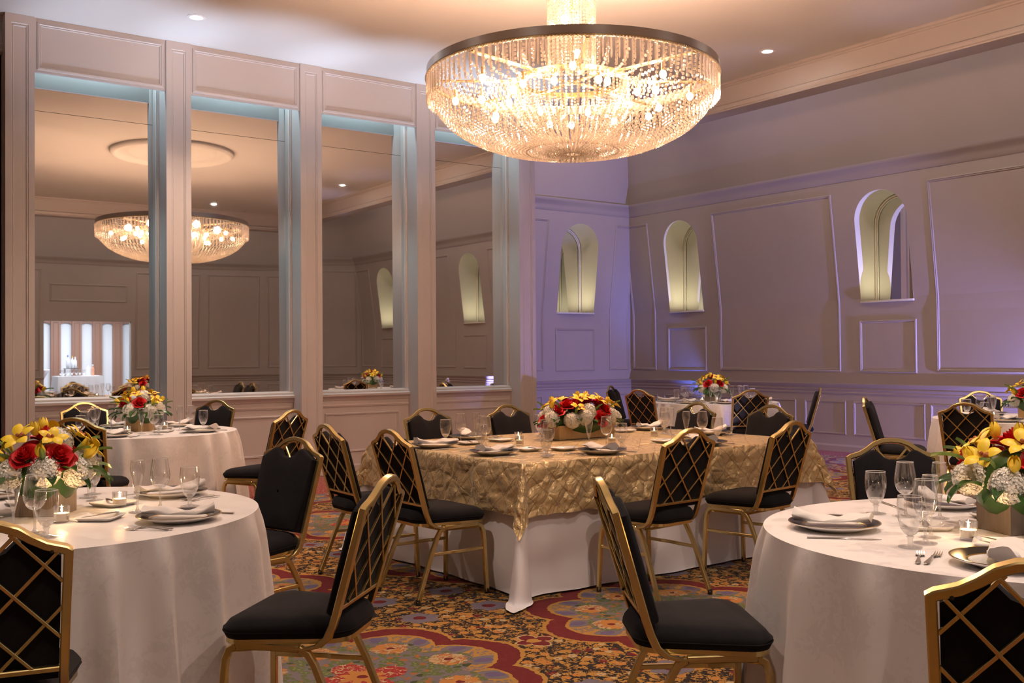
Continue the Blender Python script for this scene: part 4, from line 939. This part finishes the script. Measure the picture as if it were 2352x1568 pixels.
# ------------------------------------------------------------ chandelier
def chandelier():
    t = thing('chandelier', (CH[0], CH[1], 3.0)); tag(t, 'large round crystal chandelier with steel ring hanging from the ceiling', 'chandelier')
    Z = lambda z: z - 3.0
    R = 1.135
    MB().lathe([(R, Z(3.545)), (R + .006, Z(3.545)), (R + .006, Z(3.605)), (R, Z(3.605)), (R, Z(3.545))], 96).build('steel_ring', 'brushed_steel', t, smooth=30)
    MB().lathe([(R - .012, Z(3.53)), (R + .003, Z(3.53)), (R + .003, Z(3.545)), (R - .012, Z(3.545)), (R - .012, Z(3.53))], 96).build('brass_ring', 'brass_bar', t, smooth=30)
    MB().lathe([(.40, Z(3.50)), (.44, Z(3.50)), (.44, Z(3.535)), (.40, Z(3.535)), (.40, Z(3.50))], 48).build('inner_ring', 'brass_bar', t, smooth=30)
    for k in range(8):
        a = k * pi / 4 + .2; M = Matrix.Rotation(a, 4, 'Z')
        MB().box(.42, R - .01, -.02, .02, Z(3.515), Z(3.525)).build('spoke', 'brass_bar', t, smooth=0).matrix_local = M
    # hanging column of crystal strings up to the ceiling
    MB().tube([(0, 0, Z(3.50)), (0, 0, Z(4.70))], .03).build('stem', 'brass_bar', t)
    MB().lathe([(.001, Z(4.66)), (.20, Z(4.66)), (.21, Z(4.70)), (.21, Z(4.715))], 32).build('canopy', 'brushed_steel', t)
    MB().box(-.42, .42, -.02, .02, Z(3.505), Z(3.515)).box(-.02, .02, -.42, .42, Z(3.505), Z(3.515)).build('cross_bar', 'brass_bar', t, smooth=0)
    def bead(mb, p, r=.0125, sides=6):
        x, y, z = p; ri = lambda rr, zz: [(x + rr * cos(2 * pi * q / sides), y + rr * sin(2 * pi * q / sides), zz) for q in range(sides)]
        vs = [(x, y, z - r)] + ri(.82 * r, z - .55 * r) + ri(.82 * r, z + .55 * r) + [(x, y, z + r)]; n_ = sides
        mb.add(vs, [(0, 1 + (q + 1) % n_, 1 + q) for q in range(n_)] + [(1 + q, 1 + (q + 1) % n_, 1 + n_ + (q + 1) % n_, 1 + n_ + q) for q in range(n_)] + [(1 + n_ + q, 1 + n_ + (q + 1) % n_, 2 * n_ + 1) for q in range(n_)])
    def strand(profile, step, r, name):
        P = [Vector((a, 0, b)) for a, b in profile]; mb = MB(); d = 0; acc = 0
        for a, b in zip(P, P[1:]):
            L = (b - a).length
            while acc <= L: bead(mb, a + (b - a) * (acc / L), r); acc += step
            acc -= L
        return mb.build(name, 'crystal', smooth=0)
    def spread(o, n, ph=0.0, par=t):
        for k in range(n):
            c = o if k == 0 else o.copy()
            if k: COL.objects.link(c)
            c.parent = par; c.matrix_local = Matrix.Rotation(2 * pi * (k + ph) / n, 4, 'Z')
    # column strings
    spread(strand([(.185, Z(4.64)), (.185, Z(3.62))], .026, .011, 'column_string'), 44)
    # outer fringe: two staggered rows of prisms
    def prism(R_, zt, L, w_, name):
        mb = MB(); bead(mb, (R_, 0, zt - .008), .009); hw = w_ / 2
        vs = [(R_ + hw, 0, zt - .02), (R_, hw, zt - .02), (R_ - hw, 0, zt - .02), (R_, -hw, zt - .02), (R_ + hw, 0, zt - L + .012), (R_, hw, zt - L + .012), (R_ - hw, 0, zt - L + .012), (R_, -hw, zt - L + .012), (R_, 0, zt - L)]
        mb.add(vs, [(0, 3, 2, 1)] + [(q, (q + 1) % 4, 4 + (q + 1) % 4, 4 + q) for q in range(4)] + [(4 + q, 4 + (q + 1) % 4, 8) for q in range(4)]); return mb.build(name, 'crystal', smooth=0)
    spread(prism(1.138, Z(3.535), .20, .016, 'prism'), 120); spread(prism(1.118, Z(3.535), .15, .014, 'prism'), 120, .5)
    # garland of beads under the ring
    mb = MB(); 
    for k in range(300): a = 2 * pi * k / 300; bead(mb, (1.147 * cos(a), 1.147 * sin(a), Z(3.527)), .009)
    o = mb.build('bead_garland', 'crystal', t, smooth=0); o['kind'] = 'stuff'
    # the big bowl: strings from the ring down to the middle
    bowl = [(1.115, 3.50), (1.10, 3.40), (1.085, 3.32), (1.03, 3.245), (.955, 3.17), (.863, 3.11), (.757, 3.058), (.623, 3.01), (.476, 2.98), (.36, 2.97)]
    spread(strand([(r, Z(z)) for r, z in bowl], .029, .0125, 'bowl_string'), 108)
    # sagging swags across the spokes and the inner drum
    spread(strand([(.98, Z(3.50)), (.86, Z(3.42)), (.70, Z(3.40)), (.55, Z(3.43)), (.44, Z(3.50))], .034, .0125, 'swag_string'), 40, .3)
    spread(strand([(.44, Z(3.50)), (.445, Z(3.36)), (.42, Z(3.24)), (.38, Z(3.16)), (.30, Z(3.12))], .024, .011, 'inner_string'), 64)
    spread(prism(.30, Z(3.13), .15, .013, 'inner_prism'), 48); spread(prism(.20, Z(3.08), .15, .013, 'inner_prism'), 34); spread(prism(.10, Z(3.02), .13, .013, 'inner_prism'), 18)
    spread(strand([(.36, Z(2.97)), (.30, Z(2.965)), (.20, Z(2.955)), (.06, Z(2.95))], .024, .011, 'base_string'), 48)
    # bulbs on candle holders
    for k in range(24):
        ring = k % 3; a = 2 * pi * (k + .4) / 24; r_ = (.92, .72, .52)[ring]; zz = (3.40, 3.36, 3.41)[ring]
        h = MB().lathe([(.001, .01), (.014, .01), (.014, .075), (.001, .075)], 8).build('lamp_holder', 'brass_bar', t); h.matrix_local = Matrix.Translation((r_ * cos(a), r_ * sin(a), Z(zz)))
        b = MB().sphere(.026, 12, 8, sz=1.2).build('bulb', 'bulb_glow', h, smooth=60); b.location = (0, 0, -.015)
    for k, zz in enumerate((3.75, 4.02, 4.30, 4.52)):
        b = MB().sphere(.03, 12, 8, sz=1.2).build('bulb', 'bulb_glow', t, smooth=60); b.location = (.06 * cos(k * 2), .06 * sin(k * 2), Z(zz))
chandelier()
for i, (x, y) in enumerate(DL):
    t = thing('downlight', (x, y, 4.715)); near = ('over the second mirror', 'before the right soffit beam')
    lab = {0: 'round recessed downlight in front of the first and second mirror', 1: 'round recessed downlight right of the chandelier', 2: 'recessed downlight at the right soffit nearer the camera', 3: 'recessed downlight by the front soffit seen in the second mirror', 4: 'recessed downlight over the front left table',
           5: 'recessed downlight over the front right table', 6: 'recessed downlight over the left side of the room', 7: 'recessed downlight by the front soffit centre', 8: 'recessed downlight over the near side of the gold table', 9: 'recessed downlight over the right end of the gold table', 10: 'recessed downlight behind the chandelier', 11: 'recessed downlight in the front left of the tray ceiling'}[i]
    tag(t, lab, 'light', 'recessed downlights')
    MB().lathe([(.062, -.001), (.090, -.001), (.092, -.004), (.062, -.008), (.055, .0)], 32).build('trim_ring', 'white_enamel', t)
    MB().lathe([(.045, -.006), (.044, -.003), (.001, -.003)], 24).build('lamp_lens', 'lamp_glow', t)
# ------------------------------------------------------------ foyer behind the camera, seen only in the mirrors
def foyer_things():
    t = tag(thing('bar_table', (6.15, -4.6, 0)), 'draped drinks table in the foyer doorway reflected in the first mirror', 'table')
    MB().bbox(-.5, .5, -.3, .3, .90, .93).build('tabletop', 'foyer_brown', t)
    for sx in (-.45, .45):
        for sy in (-.25, .25): MB().tube([(sx, sy, 0), (sx, sy, .9)], .03).build('leg', 'brushed_steel', t)
    def f(u, v):
        a = 2 * pi * u; s = 1 / max(abs(cos(a)) , abs(sin(a))); x = max(-1, min(1, cos(a) * s)); y = max(-1, min(1, sin(a) * s)); o_ = .02 + v * (.05 + .03 * sin(a * 18))
        return (x * (.5 + o_), y * (.3 + o_), .936 - v * .92)
    mb = MB().grid(96, 10, f, closed=True); mb.add([(-.52, -.32, .937), (.52, -.32, .937), (.52, .32, .937), (-.52, .32, .937)], [(0, 1, 2, 3)])
    c = mb.build('tablecloth', 'linen', smooth=40); c.location = (6.15, -4.6, 0); tag(c, 'pale cloth over the drinks table in the foyer', 'tablecloth')
    def bottle(x, y, z, h, mat, cap, lab):
        b = tag(thing('liquor_bottle', (x, y, z)), lab, 'bottle', 'bottles on the drinks table')
        MB().lathe([(.001, 0), (.036, 0), (.038, .01), (.038, h * .6), (.03, h * .68), (.014, h * .76), (.013, h * .9), (.001, h * .9)], 18).build('bottle_body', mat, b, smooth=50)
        MB().lathe([(.001, h * .88), (.0155, h * .88), (.0155, h), (.001, h)], 14).build('cap', cap, b, smooth=40)
    for a in ((6.02, -4.55, 'yellow_cap', .30, 'clear_spirit', 'raised bottle with yellow cap in the foyer'), (5.93, -4.62, 'blue_cap', .32, 'clear_spirit', 'raised clear bottle with dark blue cap in the foyer'), (6.10, -4.62, 'white_enamel', .28, 'clear_spirit', 'raised clear bottle with white cap in the foyer')): bottle(a[0], a[1], 1.13, a[3], a[4], a[2], a[5])
    bottle(6.50, -4.55, .939, .28, 'amber_spirit', 'white_enamel', 'pinkish bottle standing low at the table edge in the foyer'); bottle(6.40, -4.6, .939, .30, 'clear_spirit', 'white_enamel', 'tall clear bottle standing low on the foyer table')
    r = tag(thing('display_riser', (6.0, -4.6, .938)), 'dark two-tier riser holding the bottles in the foyer', 'stand')
    MB().bbox(-.16, .16, -.1, .1, .175, .19).build('shelf', 'black_rubber', r)
    for sx in (-.14, .14): MB().box(sx - .006, sx + .006, -.08, .08, 0, .176).build('riser_leg', 'brushed_steel', r)
    for k in range(7):
        g = dup(GOBLET, (5.72 + .09 * k, -4.42 - .02 * (k % 2), .938), 0, ('leftmost', 'second from left', 'third from left', 'middle', 'third from right', 'second from right', 'rightmost')[6 - k] + ' glass of the row on the foyer drinks table, as mirrored', 'glass', 'glasses on the drinks table')
    ct = tag(thing('cocktail_table', (5.25, -5.1, 0)), 'tall cocktail table with gathered white cloth in the foyer', 'table')
    MB().lathe([(.001, 1.08), (.36, 1.08), (.36, 1.10), (.001, 1.10)], 32).build('tabletop', 'linen', ct)
    MB().grid(64, 14, lambda u, v: ((lambda a, r_: (r_ * cos(a), r_ * sin(a), 1.09 - 1.08 * v))(2 * pi * u, (.365 - .27 * sin(min(1, v * 1.8) * pi / 2) + .22 * max(0, v - .55) / .45) * (1 + .06 * sin(32 * pi * u) * min(1, v * 4)))), closed=True).build('gathered_cloth', 'linen', ct, smooth=50)
foyer_things()
for o in PROTOS: kill(o)
